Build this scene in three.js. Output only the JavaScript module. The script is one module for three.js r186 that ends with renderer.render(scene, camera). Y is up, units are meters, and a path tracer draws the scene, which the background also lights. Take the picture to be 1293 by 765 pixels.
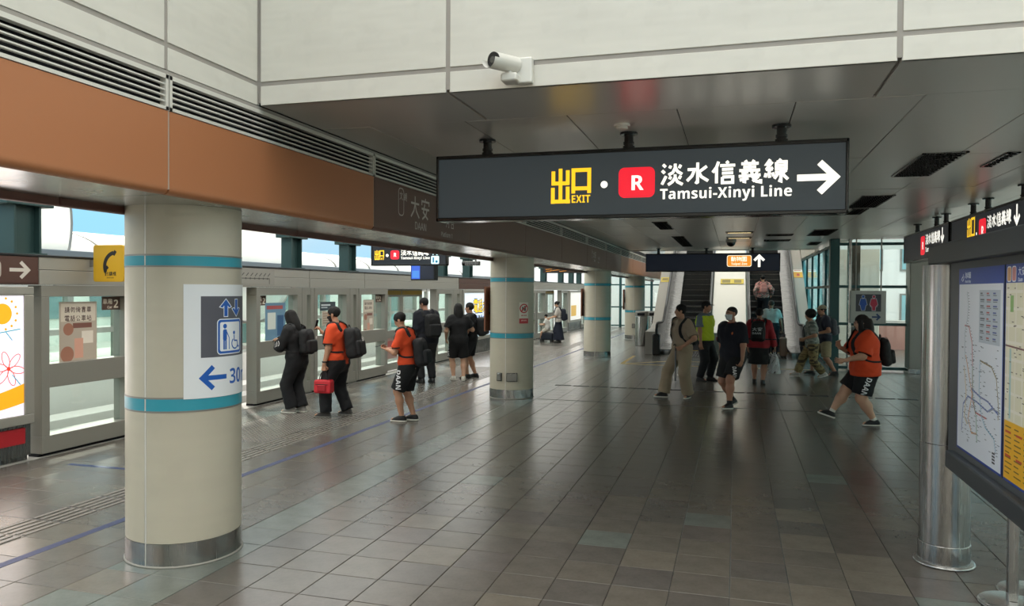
import * as THREE from 'three';
import { RoundedBoxGeometry } from 'three/addons/geometries/RoundedBoxGeometry.js';
import { mergeGeometries, mergeVertices, toCreasedNormals } from 'three/addons/utils/BufferGeometryUtils.js';

// ---------- camera, sky, exposure ----------
const scene = new THREE.Scene();
const renderer = new THREE.WebGLRenderer({ antialias: true });
renderer.toneMapping = THREE.LinearToneMapping;
renderer.toneMappingExposure = 1.3;
renderer.shadowMap.enabled = true;
const camera = new THREE.PerspectiveCamera(2 * Math.atan(382.5 / 970) * 180 / Math.PI, 1293 / 765, 0.05, 400);
{
  const vz = new THREE.Vector3(-(928 - 646.5), -14, 970).normalize();      // hall axis (+z) seen from the lens, from its vanishing point
  const vx = new THREE.Vector3(2690 + 646.5, -36.5, 970).normalize();
  vx.addScaledVector(vz, -vx.dot(vz)).normalize();
  const vy = new THREE.Vector3().crossVectors(vz, vx);
  const m = new THREE.Matrix4().makeBasis(vx, vy, vz).transpose();
  camera.position.set(0, 1.95, 0);
  camera.quaternion.setFromRotationMatrix(m);
}
// hazy sun high over the tracks, ahead and to the side
const sun = new THREE.DirectionalLight('#fff6ea', 4.5);
sun.name = 'sun'; sun.position.set(-30, 42, -38); sun.target.position.set(0, 0, -8); sun.castShadow = true; sun.shadow.radius = 5;
Object.assign(sun.shadow.camera, { left: -40, right: 40, top: 40, bottom: -40, near: 1, far: 140 }); sun.shadow.mapSize.set(2048, 2048);
scene.add(sun, sun.target);
// bright hazy sky: pale blue low down, white thin cloud growing brighter towards the zenith
{
  const W = 512, Hh = 256, d = new Float32Array(W * Hh * 4);
  const hash = (x, y) => { const s = Math.sin(x * 127.1 + y * 311.7) * 43758.5453; return s - Math.floor(s); };
  const vn = (x, y, p) => { const xi = Math.floor(x), yi = Math.floor(y), u = x - xi, v = y - yi, a = u * u * (3 - 2 * u), b = v * v * (3 - 2 * v), w = (n) => ((n % p) + p) % p;
    return (hash(w(xi), yi) * (1 - a) + hash(w(xi + 1), yi) * a) * (1 - b) + (hash(w(xi), yi + 1) * (1 - a) + hash(w(xi + 1), yi + 1) * a) * b; };
  for (let j = 0; j < Hh; j++) for (let i = 0; i < W; i++) {
    const el = ((j + 0.5) / Hh - 0.5) * Math.PI, s = Math.max(0, Math.sin(el));
    const L = el < 0 ? 0.3 : 0.52 + 2.7 * Math.pow(s, 0.9);
    let c = 0; for (let o = 0, a = 0.55, f = 12; o < 4; o++, a *= 0.5, f *= 2) c += a * vn(i / W * f, j / Hh * f * 0.9, f);
    const blue = el < 0 ? 0 : (0.35 + 0.65 * THREE.MathUtils.smoothstep(c, 0.38, 0.6)) * (1 - THREE.MathUtils.smoothstep(s, 0.3, 0.75));
    const k = (j * W + i) * 4;
    d[k] = L * (1.04 - 0.68 * blue); d[k + 1] = L * (1.0 - 0.24 * blue); d[k + 2] = L * (0.94 + 0.1 * blue); d[k + 3] = 1;
  }
  const t = new THREE.DataTexture(d, W, Hh, THREE.RGBAFormat, THREE.FloatType);
  t.mapping = THREE.EquirectangularReflectionMapping; t.magFilter = THREE.LinearFilter; t.minFilter = THREE.LinearFilter; t.needsUpdate = true;
  scene.background = t; scene.backgroundIntensity = 1.0;
}

// ---------- helpers ----------
let seed = 7;
const rnd = () => { seed = (seed * 1664525 + 1013904223) >>> 0; return seed / 4294967296; };
const R = (d) => d * Math.PI / 180, { clamp, lerp, smoothstep } = THREE.MathUtils;
const V = (x, y, z) => new THREE.Vector3(x, y, z);
const counts = {};
const numbered = (n) => { const k = counts[n] = (counts[n] ?? -1) + 1; return k ? n + '_' + String(k).padStart(3, '0') : n; };
function tag(o, label, category, group) { if (label) o.userData.label = label; if (category) o.userData.category = category; if (group) o.userData.group = group; return o; }
function thing(name, label, category, [x, y, z] = [0, 0, 0], turn = 0, group) {
  const o = new THREE.Group(); o.name = numbered(name); o.position.set(x, y, z); o.rotation.y = turn; scene.add(o);
  return tag(o, label, category, group);
}
function structure(name, [x, y, z] = [0, 0, 0]) { const o = new THREE.Group(); o.name = numbered(name); o.position.set(x, y, z); o.userData.kind = 'structure'; scene.add(o); return o; }
function part(name, geo, mat, parent, label) {
  const m = new THREE.Mesh(Array.isArray(geo) ? merge(geo) : geo, mat); m.name = name; m.castShadow = m.receiveShadow = true; parent.add(m);
  if (label) m.userData.label = label;
  return m;
}
function solo(name, geo, mat, label, category, pos = [0, 0, 0], turn = 0, group) {      // a thing that is one mesh
  const m = new THREE.Mesh(Array.isArray(geo) ? merge(geo) : geo, mat); m.name = numbered(name); m.castShadow = m.receiveShadow = true;
  m.position.set(...pos); m.rotation.y = turn; scene.add(m); return tag(m, label, category, group);
}
function copy(o, label, pos, turn) { const c = o.clone(); c.name = numbered(o.name.replace(/_\d{3}$/, '')); scene.add(c); if (label) c.userData.label = label; if (pos) c.position.set(...pos); if (turn !== undefined) c.rotation.y = turn; return c; }
function merge(list) {
  list = list.map((g) => { g = g.index ? g.toNonIndexed() : g; for (const k of Object.keys(g.attributes)) if (!['position', 'normal', 'uv'].includes(k)) g.deleteAttribute(k); if (!g.attributes.uv) g.setAttribute('uv', new THREE.BufferAttribute(new Float32Array(g.attributes.position.count * 2), 2)); return g; });
  return list.length === 1 ? list[0] : mergeGeometries(list);
}
// a box from its corner ranges, uv in metres; bevel > 0 rounds its edges
function bx(x0, x1, y0, y1, z0, z1, bevel = 0) {
  const w = Math.abs(x1 - x0), h = Math.abs(y1 - y0), d = Math.abs(z1 - z0);
  let g;
  if (bevel > 0) g = new RoundedBoxGeometry(w, h, d, 2, Math.min(bevel, w / 2.01, h / 2.01, d / 2.01)); else g = new THREE.BoxGeometry(w, h, d);
  const p = g.attributes.position, n = g.attributes.normal, uv = g.attributes.uv;
  g.translate((x0 + x1) / 2, (y0 + y1) / 2, (z0 + z1) / 2);
  for (let i = 0; i < p.count; i++) { const ax = Math.abs(n.getX(i)), ay = Math.abs(n.getY(i)), az = Math.abs(n.getZ(i));
    if (ax >= ay && ax >= az) uv.setXY(i, p.getZ(i), p.getY(i)); else if (ay >= az) uv.setXY(i, p.getX(i), p.getZ(i)); else uv.setXY(i, p.getX(i), p.getY(i)); }
  return g;
}
const cyl = (r0, r1, h, seg = 20) => new THREE.CylinderGeometry(r0, r1, h, seg);
const cylAt = (r, h, x, y, z, seg = 16) => { const g = cyl(r, r, h, seg); g.translate(x, y + h / 2, z); return g; };
function tube(pts, r, seg = 24, rs = 8, closed = false) { return new THREE.TubeGeometry(new THREE.CatmullRomCurve3(pts.map((p) => p.isVector3 ? p : V(...p)), closed), seg, r, rs, closed); }
function plate(w, h) { return new THREE.PlaneGeometry(w, h); }
function lathe(pts, seg = 32) { return new THREE.LatheGeometry(pts.map((p) => new THREE.Vector2(...p)), seg); }
function extrude(shape, depth, bevel = 0) { return new THREE.ExtrudeGeometry(shape, { depth, bevelEnabled: bevel > 0, bevelSize: bevel, bevelThickness: bevel, bevelSegments: 2, curveSegments: 10 }); }
function roundRect(w, h, r) { const s = new THREE.Shape(), x = -w / 2, y = -h / 2; s.moveTo(x + r, y); s.lineTo(x + w - r, y); s.quadraticCurveTo(x + w, y, x + w, y + r); s.lineTo(x + w, y + h - r); s.quadraticCurveTo(x + w, y + h, x + w - r, y + h); s.lineTo(x + r, y + h); s.quadraticCurveTo(x, y + h, x, y + h - r); s.lineTo(x, y + r); s.quadraticCurveTo(x, y, x + r, y); return s; }

// textures
function canvasTex(w, h, draw, srgb = true) {
  const c = document.createElement('canvas'); c.width = w; c.height = h; const x = c.getContext('2d'); draw(x, w, h);
  const t = new THREE.CanvasTexture(c); if (srgb) t.colorSpace = THREE.SRGBColorSpace; t.magFilter = THREE.LinearFilter; t.minFilter = THREE.LinearFilter; t.needsUpdate = true; return t;
}
function dataTex(n, f, srgb = false) {          // repeating grey-level or rgb noise
  const d = new Uint8Array(n * n * 4);
  for (let j = 0; j < n; j++) for (let i = 0; i < n; i++) { const v = f(i / n, j / n), a = Array.isArray(v) ? v : [v, v, v], k = (j * n + i) * 4; for (let c = 0; c < 3; c++) d[k + c] = clamp(Math.round(a[c] * 255), 0, 255); d[k + 3] = 255; }
  const t = new THREE.DataTexture(d, n, n); t.wrapS = t.wrapT = THREE.RepeatWrapping; t.magFilter = THREE.LinearFilter; t.minFilter = THREE.LinearFilter; if (srgb) t.colorSpace = THREE.SRGBColorSpace; t.needsUpdate = true; return t;
}
const hsh = (x, y) => { const s = Math.sin(x * 127.1 + y * 311.7 + 17.3) * 43758.5453; return s - Math.floor(s); };
function vnoise(x, y, px, py) { const xi = Math.floor(x), yi = Math.floor(y), u = x - xi, v = y - yi, a = u * u * (3 - 2 * u), b = v * v * (3 - 2 * v), mx = (n) => ((n % px) + px) % px, my = (n) => ((n % py) + py) % py;
  return (hsh(mx(xi), my(yi)) * (1 - a) + hsh(mx(xi + 1), my(yi)) * a) * (1 - b) + (hsh(mx(xi), my(yi + 1)) * (1 - a) + hsh(mx(xi + 1), my(yi + 1)) * a) * b; }
function fbm(u, v, f, o = 4) { let s = 0, a = 0.5; for (let i = 0; i < o; i++) { s += a * vnoise(u * f, v * f, f, f); f *= 2; a *= 0.5; } return s / (1 - Math.pow(0.5, o)); }
const rep = (t, x, y) => { const c = t.clone(); c.repeat.set(x, y); c.needsUpdate = true; return c; };
const grime = dataTex(256, (u, v) => { const n = fbm(u, v, 4, 5); return 0.86 + 0.14 * n; });
const roughN = dataTex(256, (u, v) => 0.55 + 0.45 * fbm(u, v, 8, 5));
const brushedV = dataTex(256, (u, v) => 0.5 + 0.5 * (hsh(Math.floor(u * 256), 3) * 0.6 + vnoise(u * 256, v * 8, 256, 8) * 0.4));
const stain = dataTex(512, (u, v) => { const n = fbm(u, v, 3, 5), m = fbm(u + 0.37, v, 12, 4), s = vnoise(u * 6, v * 40, 6, 40); const k = 0.95 + 0.05 * n - 0.012 * smoothstep(m, 0.55, 0.75) - 0.02 * s; return [k, k * 0.993, k * 0.975]; }, true);

// materials
const std = (color, roughness = 0.6, metalness = 0, extra = {}) => new THREE.MeshStandardMaterial({ color, roughness, metalness, ...extra });
const phys = (o) => new THREE.MeshPhysicalMaterial(o);
const M = {
  white: std('#d9d8d2', 0.5, 0, { map: stain }),
  cream: std('#bfbaab', 0.42, 0.0, { map: rep(stain, 0.6, 0.6) }),
  joint: std('#9a958e', 0.7),
  darkgap: std('#15151a', 0.9),
  orange: std('#b0744e', 0.4, 0.1),
  fasciaBrown: std('#6b4c40', 0.4, 0.1),
  postgreen: std('#2a4444', 0.45, 0.2),
  brownlip: std('#5f3a30', 0.5, 0.1),
  alu: std('#b9bab8', 0.32, 0.85, { roughnessMap: rep(roughN, 0.5, 0.5) }),
  aluwhite: std('#d6d4cc', 0.45, 0.2),
  ceil: std('#c6c3be', 0.32, 0.4),
  steel: std('#a9a8a6', 0.3, 1.0, { roughnessMap: brushedV }),
  steelDark: std('#6d6d6c', 0.35, 0.9, { roughnessMap: brushedV }),
  steelDull: std('#8f8d88', 0.5, 0.7),
  teal: std('#2f93a6', 0.35),
  tealpaint: std('#1f4a4c', 0.4, 0.2),
  psd: std('#8b8880', 0.45, 0.2),
  psdLight: std('#98958d', 0.45, 0.2),
  brownsign: std('#4d3129', 0.5),
  black: std('#121316', 0.45),
  blackGloss: std('#0b0c0f', 0.2),
  signgrey: std('#33383d', 0.38),
  rubber: std('#151515', 0.6),
  glass: phys({ color: '#eef4f2', roughness: 0.02, transmission: 1, thickness: 0, ior: 1.45 }),
  glassClear: phys({ color: '#ffffff', roughness: 0.02, transmission: 1, thickness: 0, ior: 1.45 }),
  glassTeal: phys({ color: '#b2eaf0', roughness: 0.05, transmission: 1, thickness: 0, ior: 1.45 }),
  glassGreen: phys({ color: '#f0f8f5', roughness: 0.03, transmission: 1, thickness: 0, ior: 1.45 }),
  grout: std('#34322f', 0.8),
  concrete: std('#9b9994', 0.85, 0, { map: rep(grime, 0.5, 0.5) }),
  concreteLight: std('#c9c6c0', 0.8, 0, { map: rep(grime, 0.4, 0.4) }),
  bldgWhite: std('#ecebe8', 0.8),
  canopyWhite: std('#e6e8ea', 0.5),
  membrane: phys({ color: '#f2f2ee', roughness: 1, transmission: 0.7, thickness: 0 }),
  yellow: std('#c9a21c', 0.5),
  red: std('#b01522', 0.45),
};

// Chinese characters as pen strokes on a 100 x 100 grid
const GLYPH = {
  '淡': '10,8 22,20|6,34 18,46|6,94 24,58|62,6 62,24 52,44 34,54|62,22 72,40 92,52|44,14 38,26|86,12 78,26|62,52 62,66 50,84 32,96|62,66 72,84 94,96|44,60 38,72|86,58 78,72',
  '水': '50,5 50,92 40,86|8,34 38,34 26,62 6,82|88,22 58,44|50,40 66,66 94,84',
  '信': '30,5 22,28 6,50|22,30 22,96|62,4 70,14|36,22 98,22|44,38 90,38|44,54 90,54|46,70 88,70 88,94 46,94 46,70',
  '義': '32,4 38,14|68,4 62,14|16,18 86,18|24,32 76,32|8,46 92,46|50,18 50,46|44,52 18,60|30,58 30,92 22,90|6,70 94,66|10,86 46,78|58,50 62,72 76,92 94,96 94,84|86,72 62,92|74,54 82,60',
  '線': '26,4 12,24 28,26|34,14 10,46 36,44|28,36 34,46|22,48 22,68|10,60 6,78|22,68 24,80|34,58 40,74|68,4 60,14|50,16 88,16 88,44 50,44 50,16|50,30 88,30|68,44 68,94 58,90|44,58 60,58 42,84|90,50 76,60|70,54 80,72 96,88',
  '出': '50,6 50,92|18,18 18,46 82,46|82,18 82,48|8,58 8,92 92,92|92,58 92,94',
  '口': '16,16 84,16 84,88 16,88 16,16|16,88 16,96|84,88 84,96',
  '動': '44,6 12,14|4,24 54,24|30,12 30,88|12,36 48,36 48,62 12,62 12,36|12,49 48,49|8,74 52,74|4,92 54,86|58,30 94,30 92,90 80,88|74,8 74,40 64,72 54,94',
  '物': '18,10 10,36|10,28 40,28|26,5 26,96|6,64 42,52|60,6 54,24 44,40|54,24 94,24 92,90 80,86|66,26 60,48 44,66|80,26 74,56 52,86',
  '園': '8,8 92,8 92,94 8,94 8,8|32,20 68,20|50,14 50,30|20,32 80,32|34,42 66,42 66,56 34,56 34,42|50,56 26,76|40,64 40,82 52,76|54,58 78,80|70,62 58,70',
  '大': '8,36 92,36|50,6 50,36 38,66 8,94|50,38 64,68 94,94',
  '安': '50,4 50,16|10,36 10,18 90,18 90,34|44,28 26,64 78,92|70,46 54,76 16,94|8,50 92,50',
  '一': '8,50 92,50', '月': '28,8 78,8 78,92 66,88|28,8 28,56 12,94|28,34 78,34|28,58 78,58',
  '台': '46,6 20,42 80,36|66,20 86,46|24,56 78,56 78,92 24,92 24,56',
  '車': '10,16 90,16|20,30 80,30 80,64 20,64 20,30|20,47 80,47|50,4 50,98|6,80 94,80',
  '廂': '54,4 54,14|18,14 94,14|18,14 16,60 6,94|28,40 58,40|43,22 43,96|42,44 28,70|46,50 58,66|64,28 90,28 90,90 64,90 64,28|64,48 90,48|64,68 90,68',
  '自': '52,4 40,18|22,18 78,18 78,94 22,94 22,18|22,44 78,44|22,68 78,68', '公': '36,10 10,50|62,10 92,50|50,48 22,88 78,84|66,64 86,94',
  '話': '22,6 28,16|6,24 44,24|12,38 40,38|12,52 40,52|12,66 40,66 40,92 12,92 12,66|88,8 54,18|48,38 96,38|72,16 72,60|54,60 90,60 90,94 54,94 54,60',
  '電': '14,10 86,10|50,10 50,44|8,36 8,22 92,22 92,36|24,32 40,32|60,32 78,32|20,52 80,52 80,82 20,82 20,52|20,67 80,67|50,46 50,94 96,94 96,82',
  '機': '6,30 40,30|22,6 22,96|22,34 6,66|24,38 38,54|56,6 46,22 58,24 46,42|86,6 76,22 88,24 76,42|42,54 96,54|66,6 70,60 88,94 96,80|84,62 56,92|54,54 48,90',
  '路': '10,10 40,10 40,36 10,36 10,10|26,36 26,86|26,58 42,58|10,52 10,88 44,80|66,6 58,26 46,40|60,22 86,22 70,46 46,60|60,30 78,48 96,58|56,64 86,64 86,94 56,94 56,64',
  '網': '24,4 10,24 26,26 8,48 32,46|20,48 20,90|10,62 6,84|28,60 34,80|44,10 94,10 94,92 84,90|44,10 44,96|56,22 62,34|82,22 76,34|50,40 88,40|69,40 66,52|56,54 56,76 88,76',
  '圖': '8,8 92,8 92,94 8,94 8,8|34,18 66,18 66,32 34,32 34,18|50,32 50,44|20,42 80,42|28,52 72,52 72,82 28,82 28,52|40,60 60,60 60,74 40,74 40,60',
  '文': '50,4 56,16|8,24 92,24|70,24 50,66 10,94|28,24 52,68 92,94', '湖': '8,10 18,22|4,34 14,44|4,92 18,56|24,30 56,30|40,8 40,50|28,50 52,50 52,82 28,82 28,50|64,10 92,10 92,92 82,88|64,10 64,60 54,94|64,34 92,34|64,58 92,58',
  '對': '18,6 18,30|32,4 32,30|6,14 12,28|44,14 38,28|4,32 48,32|14,36 18,48|38,36 34,48|6,52 46,52|26,52 26,90|10,70 42,70|4,92 50,86|54,34 98,34|82,6 82,94 70,88|60,50 68,64', '講': '22,6 28,16|6,24 44,24|12,38 40,38|12,52 40,52|12,66 40,66 40,92 12,92 12,66|50,14 96,14|50,26 96,26|48,38 98,38|62,4 62,38|84,4 84,38|54,52 54,96|54,52 92,52 92,94 84,92|73,40 73,80|54,66 92,66|48,80 98,80',
  '站': '20,6 26,16|4,26 44,26|14,38 18,64|36,36 30,66|4,76 46,68|70,6 70,46|70,26 94,26|52,50 92,50 92,92 52,92 52,50', '請': '22,6 28,16|6,24 44,24|12,38 40,38|12,52 40,52|12,66 40,66 40,92 12,92 12,66|52,16 94,16|56,28 90,28|48,42 98,42|73,6 73,42|58,54 58,96|58,54 90,54 90,94 80,92|58,66 90,66|58,78 90,78',
  '勿': '34,6 26,30 8,54|26,24 90,24 84,92 68,86|48,26 38,52 16,74|68,26 56,62 24,92', '倚': '28,5 20,28 4,50|20,30 20,96|64,6 56,26 38,38|64,16 90,36|34,44 98,44|82,44 82,94 70,90|42,58 66,58 66,80 42,80 42,58', '靠': '20,14 82,14|50,4 50,40|8,28 92,28|26,38 74,38 74,48 26,48 26,38|40,50 40,94 16,96|60,50 60,94 84,96|16,62 38,62|16,76 38,76|62,62 86,62|62,76 86,76',
};
function glyph(x, ch, gx, gy, size, weight = 10, sx = 1) {
  x.save(); x.translate(gx, gy); x.scale(size / 100 * sx, size / 100); x.lineWidth = weight; x.lineCap = 'butt'; x.lineJoin = 'miter'; x.miterLimit = 2;
  for (const s of (GLYPH[ch] || GLYPH['口']).split('|')) { x.beginPath(); s.split(' ').forEach((p, i) => { const [a, b] = p.split(',').map(Number); i ? x.lineTo(a, b) : x.moveTo(a, b); }); x.stroke(); }
  x.restore();
}
function glyphs(x, text, gx, gy, size, weight = 10, gap = 1.06, sx = 1) { [...text].forEach((c, i) => glyph(x, c, gx + i * size * gap * sx, gy, size, weight, sx)); }
function text(x, s, tx, ty, px, font = 'bold', sx = 1, align = 'left') { x.save(); x.translate(tx, ty); x.scale(sx * px / 100, px / 100); x.font = font + ' 100px sans-serif'; x.textAlign = align; x.fillText(s, 0, 0); x.restore(); }
function rr(x, a, b, w, h, r) { x.beginPath(); x.moveTo(a + r, b); x.arcTo(a + w, b, a + w, b + h, r); x.arcTo(a + w, b + h, a, b + h, r); x.arcTo(a, b + h, a, b, r); x.arcTo(a, b, a + w, b, r); x.closePath(); }
function arrowRight(x, cx, cy, s, lw) { x.save(); x.lineWidth = lw; x.lineCap = 'butt'; x.lineJoin = 'miter'; x.beginPath(); x.moveTo(cx - s, cy); x.lineTo(cx + s * 0.8, cy); x.stroke(); x.beginPath(); x.moveTo(cx + s * 0.1, cy - s * 0.78); x.lineTo(cx + s * 0.88, cy); x.lineTo(cx + s * 0.1, cy + s * 0.78); x.stroke(); x.restore(); }
const printMat = (t, extra = {}) => new THREE.MeshStandardMaterial({ map: t, roughness: 0.5, ...extra });
const litMat = (t, k, extra = {}) => new THREE.MeshStandardMaterial({ map: t, roughness: 0.4, emissive: '#ffffff', emissiveMap: t, emissiveIntensity: k, ...extra });

// ---------- the setting ----------
const HC = 3.29, HU = 2.53, XF = -3.36, ZB = -4.9, ZB2 = -5.78, ZC = -25.4, XR = 6.0, ZN = 5.2, ZE = -42;
const PX = 0.379, PZ = 0.3725, X0 = 0.745, Z0 = -5.434;

// floor: square tiles laid on dark grout
{
  const fl = structure('floor');
  part('screed', bx(-7.62, XR, -0.25, -0.012, ZE, ZN), M.grout, fl);
  const tileGeo = (() => { const hx = PX / 2 - 0.0022, hz = PZ / 2 - 0.0022, b = 0.003, pos = [], idx = [];
    const ring = (x, y, z) => [[-x, y, -z], [x, y, -z], [x, y, z], [-x, y, z]];
    const q = (a, b2, c, d) => { const k = pos.length / 3; for (const p of [a, b2, c, d]) pos.push(...p); idx.push(k, k + 2, k + 1, k, k + 3, k + 2); };
    const t = ring(hx - b, 0, hz - b), m = ring(hx, -0.0022, hz), l = ring(hx, -0.012, hz);
    q(...t); for (let i = 0; i < 4; i++) { const j = (i + 1) % 4; q(t[i], m[i], m[j], t[j]); q(m[i], l[i], l[j], m[j]); }
    const g = new THREE.BufferGeometry(); g.setAttribute('position', new THREE.Float32BufferAttribute(pos, 3)); g.setIndex(idx);
    const g2 = g.toNonIndexed(); g2.computeVertexNormals(); const uv = []; const p = g2.attributes.position; for (let i = 0; i < p.count; i++) uv.push(p.getX(i) * 2.2 + 0.5, p.getZ(i) * 2.2 + 0.5);
    g2.setAttribute('uv', new THREE.Float32BufferAttribute(uv, 2)); return g2; })();
  const tileTex = dataTex(128, (u, v) => { const n = fbm(u, v, 4, 5), s = fbm(u + 0.5, v, 32, 2); const k = 0.88 + 0.12 * n + 0.06 * (s - 0.5); return [k, k, k * 0.995]; }, true);
  const tileRough = dataTex(128, (u, v) => 0.93 + 0.07 * fbm(u, v, 6, 4));
  const shades = ['#645f59', '#625d57', '#66615a', '#605c57', '#635d59', '#5f5b57', '#68635b', '#69645c', '#6c726c', '#686d68', '#5a534f', '#726c62'];
  const mats = shades.map((c) => std(c, 0.27, 0, { map: tileTex, roughnessMap: tileRough }));
  const pick = (i, j) => { const h = hsh(i * 3.1, j * 7.7), h2 = hsh(i * 9.3 + 4, j * 1.7);
    if (i === -12) return h < 0.75 ? 8 : 9;                                   // a run of paler greenish replacement tiles
    if ((i === 0 && (j === 0 || j === -1))) return 11;
    if (i === 1 && j === 1) return 8; if (i === -5 && j === -1) return 8; if (i === -3 && j === -3) return 9;
    if ((i === 1 || i === 2) && (j === -8 || j === -9)) return 10;
    if (h2 > 0.985) return 8; if (h2 < 0.02) return 11;
    return Math.floor(h * 7.99); };
  const list = [], v = V(0, 0, 0);
  camera.updateMatrixWorld(true); camera.updateProjectionMatrix();
  for (let i = -22; X0 + i * PX < XR - 0.3; i++) for (let j = 28; Z0 + j * PZ > ZE; j--) {
    const x = X0 + (i + 0.5) * PX, z = Z0 + (j - 0.5) * PZ;
    if (z > ZN - 0.2 || x < -7.5) continue;
    v.set(x, 0, z); const d = v.distanceTo(camera.position); v.project(camera);
    const seen = v.z < 1 && Math.abs(v.x) < 1.06 && Math.abs(v.y) < 1.08;
    list.push({ i, j, x, z, area: seen ? 1 / (d * d * d) : 0 });
  }
  list.sort((a, b) => b.area - a.area);
  const near = list.slice(0, 292), far = list.slice(292);
  near.forEach((t, n) => { const m = part('tile' + (n ? '_' + String(n).padStart(3, '0') : ''), tileGeo, mats[pick(t.i, t.j)], fl); m.position.set(t.x, (hsh(t.i, t.j) - 0.5) * 0.0008, t.z); m.rotation.set((hsh(t.i, t.j + 50) - 0.5) * 0.004, 0, (hsh(t.i + 50, t.j) - 0.5) * 0.004); if (hsh(t.i + 9, t.j) > 0.5) m.rotation.y = Math.PI; });
  const im = new THREE.InstancedMesh(tileGeo, std('#ffffff', 0.27, 0, { map: tileTex, roughnessMap: tileRough }), far.length), mm = new THREE.Matrix4(), e = new THREE.Euler(), col = new THREE.Color();
  far.forEach((t, n) => { e.set((hsh(t.i, t.j + 50) - 0.5) * 0.004, 0, (hsh(t.i + 50, t.j) - 0.5) * 0.004); mm.makeRotationFromEuler(e).setPosition(t.x, (hsh(t.i, t.j) - 0.5) * 0.0008, t.z); im.setMatrixAt(n, mm); im.setColorAt(n, col.set(shades[pick(t.i, t.j)])); });
  im.name = 'distant_tiles'; im.userData.kind = 'stuff'; im.castShadow = im.receiveShadow = true; fl.add(im);
  // ribbed guidance path for blind passengers, and dotted patches by the doors
  const rib = (() => { const g = []; for (let k = 0; k < 5; k++) g.push(bx(-0.155 + k * 0.0775 - 0.016, -0.155 + k * 0.0775 + 0.016, 0, 0.005, -PZ / 2 + 0.02, PZ / 2 - 0.02)); return merge(g); })();
  const xs = X0 - 16.5 * PX, ribM = std('#77716a', 0.45), ribN = [];
  for (let j = 20; j > -88; j--) ribN.push(j);
  ribN.filter((j) => j <= 4 && j > -40).forEach((j) => { part('guide_ribs', rib, ribM, fl).position.set(xs, 0, Z0 + (j - 0.5) * PZ); });
  const far2 = []; ribN.filter((j) => j > 4 || j <= -40).forEach((j) => { const g = rib.clone(); g.translate(xs, 0, Z0 + (j - 0.5) * PZ); far2.push(g); });
  part('distant_guide_ribs', far2, ribM, fl).userData.kind = 'stuff';
  const dots = []; const dg = cyl(0.014, 0.018, 0.005, 7);
  for (const zc of [-9.7, -17.4, -25.1]) for (let a = 0; a < 18; a++) for (let b = 0; b < 40; b++) { const g = dg.clone(); g.translate(xs - 0.25 - a * 0.06, 0.0025, zc + 1.2 - b * 0.06); dots.push(g); }
  part('warning_dots', dots, ribM, fl).userData.kind = 'stuff';
  const blue = std('#202c57', 0.5);
  part('blue_line', bx(-4.965, -4.885, -0.002, 0.0015, -38, 4.5), blue, fl);
  part('queue_line', bx(-7.05, -5.75, -0.002, 0.0015, -6.80, -6.74), blue, fl);
  for (let k = 0; k < 24; k++) { const x = -3.55 + k * PX; if (x > 5.3) break; part('drain_cover', bx(x, x + PX - 0.05, -0.004, 0.002, -15.56, -15.42), std('#2c2b2a', 0.6), fl); }
  part('expansion_strip', bx(-3.4, 5.4, -0.004, 0.0015, -13.42, -13.37), std('#3b3937', 0.6), fl);
  const ym = std('#a98b33', 0.55);
  const strip = (a, b, w) => { const dx = b[0] - a[0], dz = b[1] - a[1], L = Math.hypot(dx, dz), g = bx(-L / 2, L / 2, -0.002, 0.002, -w / 2, w / 2); g.rotateY(-Math.atan2(dz, dx)); g.translate((a[0] + b[0]) / 2, 0, (a[1] + b[1]) / 2); return g; };
  part('yellow_marking', [strip([-2.9, -20.6], [-2.9, -23.3], 0.09), strip([-2.9, -20.6], [-0.3, -20.6], 0.09), strip([0.5, -20.6], [2.1, -20.6], 0.09), strip([-2.9, -20.65], [-1.7, -21.9], 0.08), strip([-1.7, -21.9], [-0.4, -21.9], 0.06)], ym, fl);
  const hx = [-4.35, -3.75, -12.75, -11.5], fr = 0.02;
  part('hatch_frame', [bx(hx[0], hx[0] + fr, -0.004, 0.002, hx[2], hx[3]), bx(hx[1] - fr, hx[1], -0.004, 0.002, hx[2], hx[3]), bx(hx[0], hx[1], -0.004, 0.002, hx[2], hx[2] + fr)], M.alu, fl);
}

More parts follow.
